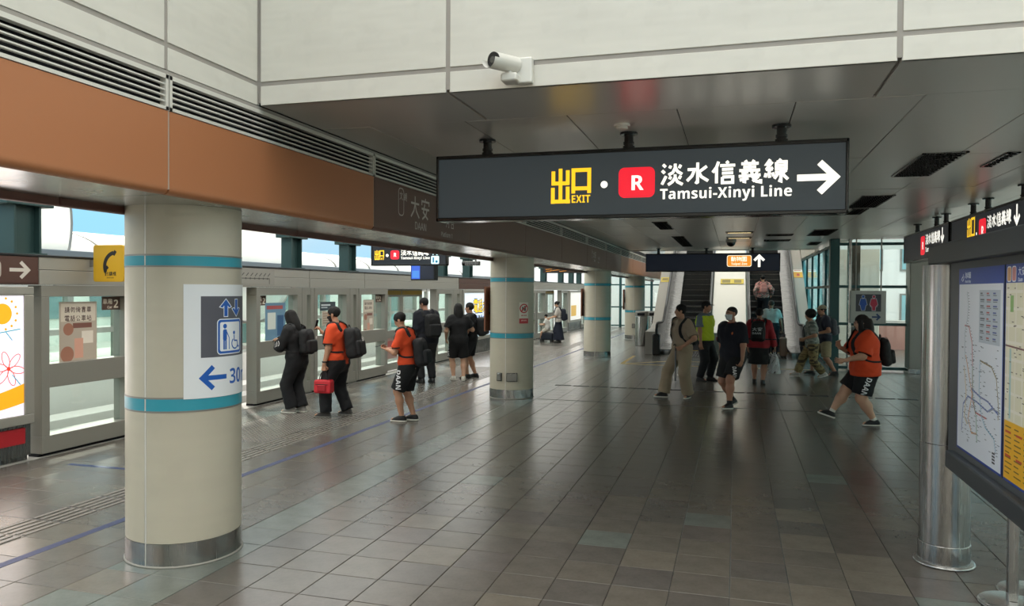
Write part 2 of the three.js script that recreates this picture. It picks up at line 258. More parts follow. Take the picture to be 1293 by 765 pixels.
// orange fascia over the platform edge with its louvre band and metal soffit
{
  const wl = structure('wall_left');
  part('backing', [bx(-4.2, -3.42, HU + 0.03, 3.04, ZE, ZN), bx(-3.66, -3.5, 3.03, 3.3, ZE, ZN)], M.darkgap, wl);
  const prof = new THREE.Shape(); prof.moveTo(0, 0.51); prof.lineTo(0, 0.05); prof.quadraticCurveTo(0, 0, -0.05, 0); prof.lineTo(-0.06, 0.02); prof.lineTo(-0.04, 0.06); prof.lineTo(-0.04, 0.51);
  for (let n = -3; n < 14; n++) {
    const z1 = -3.97 - 2.8 * n, z0 = Math.max(z1 - 2.8, ZE); if (z1 > ZN || z1 < ZE + 0.2) continue;
    const g = extrude(prof, z1 - z0 - 0.016); g.translate(XF, HU, z0 + 0.008);
    part('fascia_panel', g, n >= 1 && n < 7 ? M.fasciaBrown : M.orange, wl);
    part('seam_strip', bx(XF - 0.02, XF - 0.003, HU + 0.03, 3.045, z1 - 0.008, z1 + 0.008), std('#a8988a', 0.6), wl);
    part('soffit_panel', bx(-4.2, XF - 0.05, HU, HU + 0.02, z0 + 0.005, z1 - 0.005), M.alu, wl);
    part('soffit_lip', bx(-4.27, -4.2, HU - 0.05, HU + 0.06, z0 + 0.004, z1 - 0.004, 0.012), M.brownlip, wl);
    const gr = part('louvre_frame', [bx(-3.4, XF + 0.004, 3.045, 3.065, z0 + 0.006, z1 - 0.006), bx(-3.4, XF + 0.004, 3.235, 3.262, z0 + 0.006, z1 - 0.006), bx(-3.4, XF + 0.004, 3.045, 3.26, z0 + 0.006, z0 + 0.028), bx(-3.4, XF + 0.004, 3.045, 3.26, z1 - 0.028, z1 - 0.006)], M.aluwhite, wl);
    const sl = bx(-0.012, 0.012, -0.0045, 0.0045, z0 + 0.03, z1 - 0.03);
    for (let k = 0; k < 4; k++) { const s = part('slat', sl, M.aluwhite, gr); s.position.set(XF - 0.014, 3.097 + k * 0.035, 0); }
  }
  part('ledge', bx(-3.44, XF - 0.004, 3.265, 3.288, ZE, ZN), M.joint, wl);
  part('closer', bx(-3.66, XF - 0.002, 3.292, 3.4, ZE, ZB - 0.04), M.darkgap, wl);
  part('coping', bx(-4.27, -4.21, HU + 0.06, 3.5, ZE, ZN), M.steelDull, wl);
}
// white stone-like cladding around the light well over the near part of the hall
{
  const cl = structure('wall_upper'), gap = 0.016, top = 6.2;
  part('backing', [bx(XF - 0.2, XF - 0.007, HC + 0.005, top, ZB - 0.02, ZN), bx(XF - 0.03, XR, HC + 0.02, top, ZB2, ZB - 0.007)], M.joint, cl);
  const rows = [[HC, 3.445], [3.445, 4.9], [4.9, top]];
  for (const [y0, y1] of rows) {
    for (const [z0, z1] of [[ZB, -3.95], [-3.95, -1.15], [-1.15, 1.65], [1.65, ZN]]) part('cladding_panel', bx(XF - 0.03, XF, y0 + (y0 === HC ? 0 : gap), y1 - gap, z0 + gap, z1 - gap, 0.003), M.white, cl);
    for (const [x0, x1] of [[XF, -1.885], [-1.885, 0.9], [0.9, 3.68], [3.68, XR]]) part('cladding_panel', bx(x0 + gap, x1 - gap, y0 + (y0 === HC ? 0 : gap), y1 - gap, ZB - 0.03, ZB, 0.003), M.white, cl);
  }
  const wr2 = structure('wall_right_upper'); part('panel', bx(XR, XR + 0.2, HC, top, ZB2, ZN + 0.2), M.white, wr2);
}
// metal ceiling
{
  const c = structure('ceiling');
  part('slab', bx(XF - 0.1, 2.4, HC + 0.03, HC + 0.25, ZC, ZB2 - 0.02), M.darkgap, c); part('slab', bx(2.4, XR, HC + 0.03, HC + 0.25, -20.95, ZB2 - 0.02), M.darkgap, c);
  part('slab_edge', bx(XF, XR, HC - 0.02, 3.9, ZC - 0.12, ZC - 0.02), M.aluwhite, c);
  for (const [x0, x1] of [[XF, -1.885], [-1.885, 0.9], [0.9, 3.68], [3.68, XR]]) part('bulkhead_panel', bx(x0 + 0.012, x1 - 0.012, HC, HC + 0.02, ZB2 + 0.004, ZB - 0.004, 0.003), M.ceil, c);
  const xs = [XF + 0.01]; for (let k = 0; k < 11; k++) xs.push(-2.9 + 0.825 * k); xs.push(XR);
  const zs = []; for (let z = ZB2; z > ZC + 0.5; z -= 2.55) zs.push(z); zs.push(ZC);
  const cache = {};
  for (let a = 0; a + 1 < xs.length; a++) for (let b = 0; b + 1 < zs.length; b++) {
    const w = xs[a + 1] - xs[a] - 0.008, d = zs[b] - zs[b + 1] - 0.006, key = w.toFixed(3) + d.toFixed(3);
    if (w < 0.05 || (xs[a] > 2.3 && zs[b] < -20.9)) continue;
    const g = cache[key] ??= bx(-w / 2, w / 2, 0, 0.02, -d / 2, d / 2, 0.004);
    const p = part('ceiling_panel', g, M.ceil, c); p.position.set((xs[a] + xs[a + 1]) / 2, HC + (hsh(a, b) - 0.5) * 0.002, (zs[b] + zs[b + 1]) / 2); p.rotation.set((hsh(a, b + 9) - 0.5) * 0.004, 0, (hsh(a + 9, b) - 0.5) * 0.006);
  }
}
// roof over the light well: steel bars and glass
{
  const s = structure('window_1'); const y = 6.2;
  for (let k = 0; k < 6; k++) { const x0 = XF + k * 1.56, x1 = x0 + 1.56; part('pane', bx(x0 + 0.04, x1 - 0.04, y + 0.04, y + 0.05, ZB2, ZN), M.glassClear, s); part('glazing_bar', bx(x0 - 0.04, x0 + 0.04, y, y + 0.14, ZB2, ZN), M.steelDull, s); }
  const wb = structure('wall_back'); part('panel', bx(-8, XR + 0.2, -0.2, y, ZN, ZN + 0.2), M.white, wb);
}
// glazed wall helper: posts, rails and panes between two floor points
function glazed(s, a, b, y0, y1, n, rails, glass, post = M.tealpaint, pw = 0.06) {
  const L = Math.hypot(b[0] - a[0], b[1] - a[1]), g = new THREE.Group(); void g;
  const ang = -Math.atan2(b[1] - a[1], b[0] - a[0]), put = (m) => { m.rotation.y = ang; m.position.set(a[0], 0, a[1]); return m; };
  const pg = bx(-pw / 2, pw / 2, y0, y1, -pw * 0.8, pw * 0.8, 0.004);
  for (let i = 0; i <= n; i++) { const q = pg.clone(); q.translate(L * i / n, 0, 0); put(part('mullion', q, post, s)); }
  for (const y of rails) put(part('rail', bx(0, L, y - 0.035, y + 0.035, -0.04, 0.04, 0.004), post, s));
  const ys = [y0, ...rails.filter((y) => y > y0 + 0.1 && y < y1 - 0.1), y1];
  for (let i = 0; i < n; i++) for (let k = 0; k + 1 < ys.length; k++) put(part('pane', bx(L * i / n + 0.02, L * (i + 1) / n - 0.02, ys[k] + 0.02, ys[k + 1] - 0.02, -0.003, 0.003), glass, s));
}
{
  const w = structure('window_2'); glazed(w, [2.42, -20.8], [XR, -20.8], 0, HC, 2, [0.08, 1.17, 2.1, 3.16], M.glass);
  part('corner_post', bx(2.28, 2.5, 0, HC, -20.95, -20.65, 0.01), M.tealpaint, w);
  part('steel_jamb', bx(2.72, 2.79, 0, HC, -20.9, -20.75, 0.01), M.alu, w);
  const c = structure('column'); part('cladding', bx(4.05, 4.5, 0, HC, -20.95, -20.45, 0.02), M.steelDull, c); part('plinth', bx(4.03, 4.52, 0, 0.12, -20.97, -20.43, 0.01), M.steel, c);
  const t = structure('window_3'); glazed(t, [2.4, -20.8], [2.4, -40], 0, 3.2, 10, [0.08, 1.05, 2.1, 3.14], M.glassTeal, M.tealpaint, 0.04);
  const u = structure('wall_right_hall'); part('panel', bx(2.36, 2.5, 3.2, 7.6, -40, ZC), M.white, u);
  const r = structure('window_4'); glazed(r, [XR, -20.8], [XR, ZN], 0, HC, 13, [0.08, 1.17, 2.1, 3.2], M.glass);
}
// escalator hall beyond the ceiling's edge
{
  const fe = structure('window_6'); glazed(fe, [-7.62, -41.6], [-3.45, -41.6], 0, 3.5, 5, [0.1, 1.1, 2.3, 3.4], M.glass, M.tealpaint, 0.12);
  const h = structure('wall_escalator_hall');
  part('left_panel', bx(-3.6, -3.42, 3.3, 7.6, -40, ZC - 0.1), M.white, h);
  part('end_panel', bx(-3.6, 2.5, 0, 3.2, -40.2, -40), M.white, h); { const w7 = structure('window_7'); glazed(w7, [-3.5, -40.1], [2.4, -40.1], 3.2, 7.6, 4, [3.3, 5.4, 7.5], M.glassClear, M.steelDull); }
  part('front_panel', bx(-3.6, 2.5, 3.9, 7.6, ZC - 0.12, ZC), M.white, h);
  const s = structure('window_5'); for (let k = 0; k < 5; k++) { const x0 = -3.6 + k * 1.22; { const g = plate(1.16, -40 - ZC < 0 ? ZC + 40 : 1); g.rotateX(-Math.PI / 2); g.translate(x0 + 0.61, 7.62, (ZC - 40) / 2); part('pane', g, M.membrane, s); } part('glazing_bar', bx(x0 - 0.03, x0 + 0.03, 7.58, 7.7, -40, ZC), M.steelDull, s); }
}
// platform roof between the fascia and the outer posts, and the track
{
  const r = structure('platform_roof'); { const g = plate(4.7, ZN - ZE); g.rotateX(-Math.PI / 2); g.translate(-6.55, 3.6, (ZE + ZN) / 2); part('deck', g, M.membrane, r); } for (let k = 0; k < 17; k++) part('purlin', bx(-8.9, -4.25, 3.5, 3.66, 3.9 - k * 2.8, 4.0 - k * 2.8), M.tealpaint, r); part('edge_beam', bx(-9.0, -8.9, 3.45, 3.7, ZE, ZN), M.tealpaint, r);
  const t = structure('trackway');
  part('platform_edge', bx(-8.05, -7.62, -1.4, 0, ZE - 4, ZN), M.concrete, t);
  part('bed', bx(-14.4, -8.05, -1.5, -1.3, ZE - 4, ZN), M.concrete, t);
  for (const x of [-8.9, -10.6, -11.9, -13.6]) part('running_beam', bx(x - 0.32, x + 0.32, -1.3, -0.75, ZE - 4, ZN, 0.02), M.concreteLight, t);
  for (const x of [-9.75, -12.75]) part('guide_rail', bx(x - 0.06, x + 0.06, -1.3, -0.9, ZE - 4, ZN), M.steelDull, t);
  part('walkway', bx(-11.5, -11.0, -1.3, -0.55, ZE - 4, ZN), M.concrete, t);
  part('end_wall', bx(-20, -4.3, -1.5, 7, ZE - 4.3, ZE - 4), M.bldgWhite, t);
}

// ---------- round columns ----------
function arcPanel(r0, r1, y0, y1, a0, a1, seg = 24) {      // a curved plate between two radii and two angles (0 faces +z, growing towards +x)
  const pts = [[r0, y0], [r1, y0], [r1, y1], [r0, y1], [r0, y0]].map((p) => new THREE.Vector2(...p)), g = new THREE.LatheGeometry(pts, seg, R(a0), R(a1 - a0)), n = toCreasedNormals(g, 0.5), p = n.attributes.position, uv = n.attributes.uv;
  for (let i = 0; i < p.count; i++) { let a = Math.atan2(p.getX(i), p.getZ(i)); if (a < R(a0) - 0.01) a += 2 * Math.PI; uv.setXY(i, a * r1, p.getY(i)); }
  return n;
}
const shaftG = [[0.17, 1.085], [1.19, 2.1], [2.185, 2.9]].map(([a, b]) => [arcPanel(0.36, 0.4, a, b, 1.2, 178.8), arcPanel(0.36, 0.4, a, b, 181.2, 358.8)]);
const bandG = [[1.095, 1.18], [2.108, 2.177]].map(([a, b]) => [arcPanel(0.36, 0.402, a, b, 0.8, 179.2), arcPanel(0.36, 0.402, a, b, 180.8, 359.2)]);
const trimG = [1.085, 1.18, 2.098, 2.177].map((y) => arcPanel(0.36, 0.4025, y - 0.001, y + 0.011, 0, 360, 48));
const baseG = [arcPanel(0.36, 0.403, 0.012, 0.168, 0.8, 179.2), arcPanel(0.36, 0.403, 0.012, 0.168, 180.8, 359.2)];
const colZ = [-4.81, -13.55, -22.7, -31.6], colX = -3.93;
const columns = [];
colZ.forEach((z, i) => {
  const c = structure('column', [colX, 0, z]); columns.push(c);
  shaftG.forEach((pair) => pair.forEach((g) => part('shaft_panel', g, M.cream, c)));
  bandG.forEach((pair) => pair.forEach((g) => part('teal_band', g, M.teal, c)));
  part('trim_ring', trimG, M.steelDull, c);
  baseG.forEach((g) => part('steel_base', g, M.steel, c));
  part('seam_strip', [bx(-0.006, 0.006, 0.01, 2.9, 0.385, 0.4005), bx(-0.006, 0.006, 0.01, 2.9, -0.4005, -0.385)], M.aluwhite, c);
  part('core', [cylAt(0.385, 2.9, 0, 0, 0, 32)], M.joint, c);
  part('base_seal', lathe([[0.4, 0], [0.412, 0], [0.412, 0.008], [0.404, 0.014]], 48), std('#8e8c84', 0.6), c);
});
function curvedSign(name, label, cat, col, a0, a1, y0, y1, tex, r = 0.4) {
  const t = thing(name, label, cat, [colX, 0, colZ[col]]);
  const g = new THREE.CylinderGeometry(r + 0.006, r + 0.006, y1 - y0, 40, 1, true, R(a0), R(a1 - a0)); g.translate(0, (y0 + y1) / 2, 0);
  part('backing', arcPanel(r + 0.0005, r + 0.0055, y0, y1, a0, a1, 40), M.white, t); part('print', g, printMat(tex), t); return t;
}
const BLUE = '#1558b0';
function person2D(x, cx, top, s, fill) { x.fillStyle = fill; x.beginPath(); x.arc(cx, top + s * 0.1, s * 0.1, 0, 7); x.fill(); }
curvedSign('lift_sign', 'white curved sign with blue lift symbols and a 30m arrow on the nearest column', 'sign', 0, 38, 142, 1.177, 1.98, canvasTex(726, 803, (x, w, h) => {
  x.fillStyle = '#dfe3e6'; x.fillRect(0, 0, w, h); x.fillStyle = '#55565f'; x.fillRect(112, 84, w - 224, 434);
  x.strokeStyle = '#e9eef2'; x.fillStyle = BLUE;
  const ar = (cx, y0, dir) => { x.beginPath(); const k = dir; x.moveTo(cx, y0 - 62 * k); x.lineTo(cx + 52, y0 - 8 * k); x.lineTo(cx + 30, y0 - 2 * k); x.lineTo(cx + 16, y0 - 18 * k); x.lineTo(cx + 16, y0 + 60 * k); x.lineTo(cx - 16, y0 + 60 * k); x.lineTo(cx - 16, y0 - 18 * k); x.lineTo(cx - 30, y0 - 2 * k); x.lineTo(cx - 52, y0 - 8 * k); x.closePath(); x.lineWidth = 10; x.stroke(); x.fill(); };
  ar(305, 168, 1); ar(422, 168, -1);
  rr(x, 232, 250, 262, 250, 26); x.fill(); x.lineWidth = 7; x.stroke(); x.fillStyle = '#e4e9ed'; rr(x, 252, 270, 222, 210, 14); x.fill(); x.fillStyle = x.strokeStyle = BLUE;
  x.beginPath(); x.arc(296, 300, 17, 0, 7); x.fill(); rr(x, 278, 322, 36, 82, 14); x.fill(); x.fillRect(281, 390, 13, 78); x.fillRect(298, 390, 13, 78); x.lineWidth = 7; x.beginPath(); x.moveTo(312, 340); x.lineTo(336, 384); x.lineTo(338, 468); x.stroke();
  x.beginPath(); x.arc(392, 350, 13, 0, 7); x.fill(); x.lineWidth = 10; x.beginPath(); x.moveTo(392, 366); x.lineTo(396, 408); x.lineTo(434, 410); x.lineTo(448, 456); x.lineTo(464, 450); x.stroke(); x.beginPath(); x.arc(404, 428, 38, 0.2, 4.1); x.stroke();
  x.strokeStyle = BLUE; x.save(); x.translate(210, 662); x.rotate(Math.PI); arrowRight(x, 0, 0, 100, 34); x.restore(); x.fillStyle = BLUE; text(x, '30m', 338, 718, 150, 'bold', 0.95);
}));
curvedSign('no_smoking_sign', 'small round red prohibition sign on the second column', 'sign', 1, 35, 62, 1.36, 1.74, canvasTex(180, 380, (x, w, h) => {
  x.fillStyle = '#d9d4c9'; x.fillRect(0, 0, w, h); x.strokeStyle = '#b3262e'; x.lineWidth = 20; x.beginPath(); x.arc(90, 110, 74, 0, 7); x.stroke(); x.fillStyle = '#2a2426'; x.fillRect(52, 80, 26, 70); x.fillRect(92, 66, 34, 90); x.beginPath(); x.moveTo(40, 160); x.lineTo(142, 62); x.stroke(); x.strokeStyle = '#b3262e'; glyphs(x, '請勿倚靠', 34, 222, 26, 12); x.fillStyle = '#b3262e'; x.fillRect(0, 290, w, 90); x.strokeStyle = '#e8d5d0'; glyphs(x, '請勿倚靠', 34, 312, 26, 12);
}));
{ // two steel boxes low on the second column
  const a = (name, label, ang, w, h, y) => { const t = thing(name, label, 'wall box', [colX + 0.4 * Math.sin(R(ang)), y, colZ[1] + 0.4 * Math.cos(R(ang))], R(ang)); part('body', bx(-w / 2, w / 2, -h / 2, h / 2, -0.02, 0.028, 0.008), M.steelDark, t); part('cover', bx(-w / 2 + 0.015, w / 2 - 0.015, -h / 2 + 0.015, h / 2 - 0.015, 0.028, 0.034, 0.003), M.steelDull, t); part('catch', bx(-0.025, 0.025, h / 2 - 0.03, h / 2 - 0.012, 0.034, 0.045, 0.004), M.alu, t); };
  a('socket_box', 'narrow steel socket box low on the second column', -16, 0.1, 0.15, 0.4); a('hydrant_box', 'wider steel box low on the second column beside the narrow one', 17, 0.2, 0.155, 0.4);
  const t = thing('socket_box', 'small steel socket box low on the fourth column', 'wall box', [colX, 0.55, colZ[3] + 0.4]); part('body', bx(-0.06, 0.06, -0.09, 0.09, -0.02, 0.03, 0.008), M.steelDark, t); part('cover', bx(-0.045, 0.045, -0.075, 0.075, 0.03, 0.035), M.steelDull, t);
  for (const i of [1, 2, 3]) { const s = thing('side_board', ['', 'brown notice board on the track side of the second column', 'brown notice board on the track side of the third column', 'brown notice board on the track side of the fourth column'][i], 'notice board', [colX - 0.43, 0, colZ[i]]); part('panel', bx(-0.03, 0, 1.2, 2.02, -0.15, 0.25, 0.006), std('#7b4a34', 0.6), s); part('bracket', bx(0, 0.03, 1.5, 1.7, -0.05, 0.05), M.steelDark, s); }
}

// ---------- hanging illuminated direction signs ----------
function hangingSign({ name, label, x0, x1, y0, y1, z, depth, posts, tex, glow, turn = 0, at = null, postTop = HC, frame = M.blackGloss, side = M.signgrey }) {
  const cx = (x0 + x1) / 2, w = x1 - x0, h = y1 - y0, t = thing(name, label, 'sign', at ?? [cx, y0, z], turn);
  part('housing', bx(-w / 2, w / 2, 0, h, -depth, 0, 0.02), side, t);
  part('frame', [bx(-w / 2 - 0.004, w / 2 + 0.004, h - 0.022, h + 0.012, -depth - 0.004, 0.012, 0.008), bx(-w / 2 - 0.004, w / 2 + 0.004, -0.012, 0.022, -depth - 0.004, 0.012, 0.008), bx(-w / 2 - 0.004, -w / 2 + 0.022, -0.012, h + 0.012, -depth - 0.004, 0.012, 0.008), bx(w / 2 - 0.022, w / 2 + 0.004, -0.012, h + 0.012, -depth - 0.004, 0.012, 0.008)], frame, t);
  const face = plate(w - 0.044, h - 0.044); face.translate(0, h / 2, 0.004); part('lit_face', face, litMat(tex, glow), t);
  for (const p of posts) { const q = part('hanger', [cylAt(0.038, postTop - y0 - h, p - cx, h, -depth / 2, 14), cylAt(0.075, 0.018, p - cx, postTop - y0 - 0.02, -depth / 2, 18), cylAt(0.05, 0.03, p - cx, h + 0.01, -depth / 2, 14), cylAt(0.046, 0.02, p - cx, h + 0.055, -depth / 2, 14)], M.blackGloss, t); void q; }
  return t;
}
const WHITE = '#f4f1e6', YEL = '#f2c01e', RED = '#d8182c';
function exitMark(x, a, b, w, h, en = true) {                       // the station's stylised 'exit' mark
  x.save(); x.strokeStyle = x.fillStyle = YEL; x.lineWidth = w * 0.095; x.lineJoin = 'miter'; x.lineCap = 'butt'; const L = (...p) => { x.beginPath(); p.forEach(([u, v], i) => i ? x.lineTo(a + u * w, b + v * h) : x.moveTo(a + u * w, b + v * h)); x.stroke(); };
  L([0.24, 0], [0.24, 0.92]); L([0.06, 0.07], [0.06, 0.42], [0.46, 0.42]); L([0.42, 0.05], [0.42, 0.46]); L([0.05, 0.54], [0.05, 1]); L([0, 0.94], [0.48, 0.94]); L([0.42, 0.52], [0.42, 1]);
  if (en) { L([0.56, 0.72], [0.56, 0.06], [0.95, 0.06], [0.95, 0.72]); L([0.52, 0.58], [0.99, 0.58]); text(x, 'EXIT', a + 0.5 * w, b + h * 0.985, h * 0.31, 'bold', 0.86); }
  else { L([0.56, 1], [0.56, 0.06], [0.95, 0.06], [0.95, 1]); L([0.52, 0.88], [0.99, 0.88]); }
  x.restore();
}
const signTex = (w, h, k, draw) => canvasTex(Math.round(w * k), Math.round(h * k), (x, W, H) => { x.scale(k, k); x.fillStyle = '#272d30'; x.fillRect(0, 0, w, h); draw(x); });
{
  const bx0 = -2.558, top = 3.113, X = (v) => v - bx0, Y = (v) => top - v;
  const tex = signTex(3.371, 0.516, 590, (x) => {
    exitMark(x, X(-1.528), Y(2.995), 0.35, 0.298); x.fillStyle = WHITE; x.beginPath(); x.arc(X(-1.068), Y(2.848), 0.03, 0, 7); x.fill();
    x.fillStyle = RED; rr(x, X(-0.946), Y(2.983), 0.3, 0.252, 0.05); x.fill(); x.fillStyle = WHITE; text(x, 'R', X(-0.796), Y(2.795), 0.17, 'bold', 1.1, 'center');
    x.strokeStyle = WHITE; glyphs(x, '淡水信義線', X(-0.6), Y(3.012), 0.192, 13, 1.06, 0.995); text(x, 'Tamsui-Xinyi Line', X(-0.605), Y(2.712), 0.118, 'bold', 1.03);
    x.strokeStyle = WHITE; arrowRight(x, X(0.61), Y(2.85), 0.15, 0.052);
  });
  hangingSign({ name: 'exit_sign', label: 'large dark hanging sign reading EXIT and Tamsui-Xinyi Line with a white arrow', x0: -2.58, x1: 0.835, y0: 2.575, y1: 3.135, z: -6.45, depth: 0.16, posts: [-2.13, -0.875, 0.345], tex, glow: 0.85, side: M.signgrey });
}
{
  const bx0 = -2.66, top = 3.09, X = (v) => v - bx0, Y = (v) => top - v;
  const tex = signTex(3.926, 0.5, 400, (x) => {
    x.fillStyle = '#0c1018'; x.fillRect(0, 0, 4, 1); x.fillStyle = '#f3e9cf'; rr(x, X(-0.243), Y(3.06), 0.717, 0.35, 0.06); x.fill(); x.fillStyle = '#e08a2c'; rr(x, X(-0.225), Y(3.042), 0.681, 0.314, 0.05); x.fill();
    x.strokeStyle = x.fillStyle = '#fff6dd'; glyphs(x, '動物園', X(-0.13), Y(3.02), 0.15, 13, 1.05); text(x, 'Taipei Zoo', X(0.115), Y(2.765), 0.095, 'bold', 1, 'center');
    x.strokeStyle = WHITE; x.save(); x.translate(X(0.69), Y(2.88)); x.rotate(-Math.PI / 2); arrowRight(x, 0, 0, 0.18, 0.075); x.restore();
  });
  hangingSign({ name: 'direction_sign', label: 'black hanging sign with an orange Taipei Zoo plate and an up arrow before the escalators', x0: -2.68, x1: 1.285, y0: 2.57, y1: 3.11, z: -24.2, depth: 0.2, posts: [-2.3, -0.85, 0.5], tex, glow: 0.9, side: M.black });
}
const lineSign = (name, label, z0, z1, lead, txt0, txtW, arrowC, posts) => {
  const w = z1 - z0, h = 0.53, X = (v) => v - z0 - 0.022, Y = (v) => 3.068 - v;
  const tex = signTex(w - 0.044, h - 0.044, 480, (x) => {
    x.fillStyle = '#14171b'; x.fillRect(0, 0, 9, 9);
    if (lead !== null) { exitMark(x, X(lead), Y(3.05), 0.38, 0.29, false); x.fillStyle = WHITE; x.beginPath(); x.arc(X(lead + 0.46), Y(2.8), 0.024, 0, 7); x.fill(); }
    x.fillStyle = RED; rr(x, X(txt0 - 0.37), Y(2.99), 0.32, 0.34, 0.05); x.fill(); x.fillStyle = WHITE; text(x, 'R', X(txt0 - 0.21), Y(2.75), 0.19, 'bold', 1, 'center');
    x.strokeStyle = WHITE; glyphs(x, '淡水信義線', X(txt0), Y(3.02), txtW / 5, 13, 1); x.fillStyle = WHITE; text(x, 'Tamsui-Xinyi Line', X(txt0), Y(2.69), txtW * 0.118, 'bold', 1);
    x.save(); x.translate(X(arrowC), Y(2.92)); x.rotate(Math.PI / 2); arrowRight(x, 0, 0, 0.125, 0.05); x.restore();
  });
  const t = hangingSign({ name, label, x0: z0, x1: z1, y0: 2.56, y1: 3.09, z: 0, depth: 0.2, posts, tex, glow: 0.9, turn: -Math.PI / 2, at: [3.3, 2.56, (z0 + z1) / 2], side: M.black }); return t;
};
lineSign('line_sign', 'dark hanging sign with yellow exit mark and red R above the metro map board', -13.7, -10.3, -12.83, -11.89, 0.95, -10.74, [-12.93, -12.23, -10.82]);
lineSign('line_sign', 'dark hanging sign farther back behind the yellow exit mark sign', -17.25, -13.85, null, -15.42, 1.02, -14.25, [-16.57, -15.09, -14.46]);
{
  const tex = signTex(1.506, 0.376, 480, (x) => { x.fillStyle = '#10161d'; x.fillRect(0, 0, 9, 9); exitMark(x, 0.05, 0.11, 0.2, 0.185); x.fillStyle = WHITE; x.beginPath(); x.arc(0.315, 0.21, 0.028, 0, 7); x.fill(); x.fillStyle = RED; rr(x, 0.385, 0.115, 0.18, 0.17, 0.04); x.fill(); x.fillStyle = WHITE; text(x, 'R', 0.475, 0.235, 0.1, 'bold', 1, 'center'); x.strokeStyle = WHITE; glyphs(x, '淡水信義線', 0.6, 0.1, 0.115, 13, 1); text(x, 'Tamsui-Xinyi Line', 0.6, 0.285, 0.07, 'bold', 1);
    x.fillStyle = '#bfe3ea'; rr(x, 1.22, 0.225, 0.16, 0.15, 0.02); x.fill(); x.fillStyle = '#175a78'; x.fillRect(1.25, 0.25, 0.03, 0.1); x.beginPath(); x.arc(1.33, 0.33, 0.025, 0, 7); x.fill(); x.strokeStyle = '#bfe3ea'; for (const [c, d] of [[1.26, -1], [1.34, 1]]) { x.save(); x.translate(c, 0.17); x.rotate(d * Math.PI / 2); arrowRight(x, 0, 0, 0.04, 0.016); x.restore(); } });
  hangingSign({ name: 'platform_sign', label: 'small hanging EXIT sign with red R over the boarding platform', x0: -6.75, x1: -5.2, y0: 2.42, y1: 2.84, z: -13.5, depth: 0.12, posts: [-6.4, -5.5], tex, glow: 0.9, postTop: 3.5, side: M.black });
  const t = thing('display_monitor', 'tilted dark train information monitor with a blue screen below the platform sign', 'monitor', [-5.98, 2.36, -14.2], R(-24)); const scr = canvasTex(256, 160, (x) => { x.fillStyle = '#1b2130'; x.fillRect(0, 0, 256, 160); x.fillStyle = '#3a5fc8'; x.fillRect(0, 0, 100, 160); x.fillStyle = '#4a86d8'; x.fillRect(10, 90, 80, 60); });
  const b = part('casing', bx(-0.35, 0.35, -0.22, 0.22, -0.1, 0, 0.015), M.black, t); const p = plate(0.64, 0.38); p.translate(0, 0, 0.002); part('screen', p, litMat(scr, 0.6), t); part('hanger', cylAt(0.03, 0.92, 0, 0.22, -0.05), M.black, t); void b;
  const led = thing('led_board', 'amber dot matrix board hanging far down the platform', 'sign', [-5.9, 2.6, -27.5]); part('housing', bx(-0.9, 0.9, 0, 0.26, -0.15, 0, 0.01), M.black, led); const q = plate(1.7, 0.2); q.translate(0, 0.13, 0.003); part('screen', q, litMat(canvasTex(256, 32, (x) => { x.fillStyle = '#1a1008'; x.fillRect(0, 0, 256, 32); x.fillStyle = '#d88a28'; for (let i = 0; i < 90; i++) x.fillRect(6 + (i * 29) % 240, 5 + (i * 7) % 22, 4, 3); }), 0.8), led); for (const hx of [-0.6, 0.6]) part('hanger', cylAt(0.02, 0.64, hx, 0.26, -0.07), M.black, led);
}

// ---------- platform screen doors ----------
const PSX = -7.62;
const doorPaneMat = M.glassGreen, stickers = {};
function numberTex(flip) { return canvasTex(160, 96, (x, w, h) => { x.fillStyle = '#5a4238'; x.fillRect(0, 0, w, h); x.strokeStyle = x.fillStyle = '#e6dccb'; glyphs(x, '車廂', 8, 14, 42, 11, 1.02); text(x, 'Car', 48, 86, 26, 'bold'); text(x, '2', 102, 82, 82, 'bold'); }); }
const numTex = numberTex();
function psdPanel(z1, z0, label, group, num) {            // from z1 (near) to z0 (far)
  const L = z1 - z0, t = thing('platform_screen_panel', label, 'platform door', [PSX, 0, z1], Math.PI / 2, group);       // local x runs away from the camera (-z), local z faces the platform (+x)
  const d = -0.2;
  part('bottom_rail', bx(0, L, 0.035, 0.235, d, 0, 0.006), M.psd, t); part('middle_rail', bx(0.1, L - 0.1, 0.79, 1.065, d, -0.004, 0.006), M.psd, t); part('top_rail', bx(0, L, 1.845, 1.975, d, 0, 0.006), M.psd, t);
  part('stile', bx(0, 0.11, 0.235, 1.845, d, 0, 0.006), M.psd, t); part('stile', bx(L - 0.14, L, 0.235, 1.845, d, 0, 0.006), M.psd, t);
  part('pane', bx(0.11, L - 0.14, 1.065, 1.845, -0.105, -0.1), doorPaneMat, t); part('pane', bx(0.11, L - 0.14, 0.235, 0.79, -0.105, -0.1), doorPaneMat, t);
  part('kick_gap', bx(0, L, 0, 0.035, d, -0.05), M.darkgap, t);
  if (num) { const w = 0.3, g = plate(w, 0.17); g.translate(num > 0 ? 0.11 + w / 2 : L - 0.14 - w / 2, 1.755, -0.096); part('car_number', g, printMat(numTex), t); }
  return t;
}
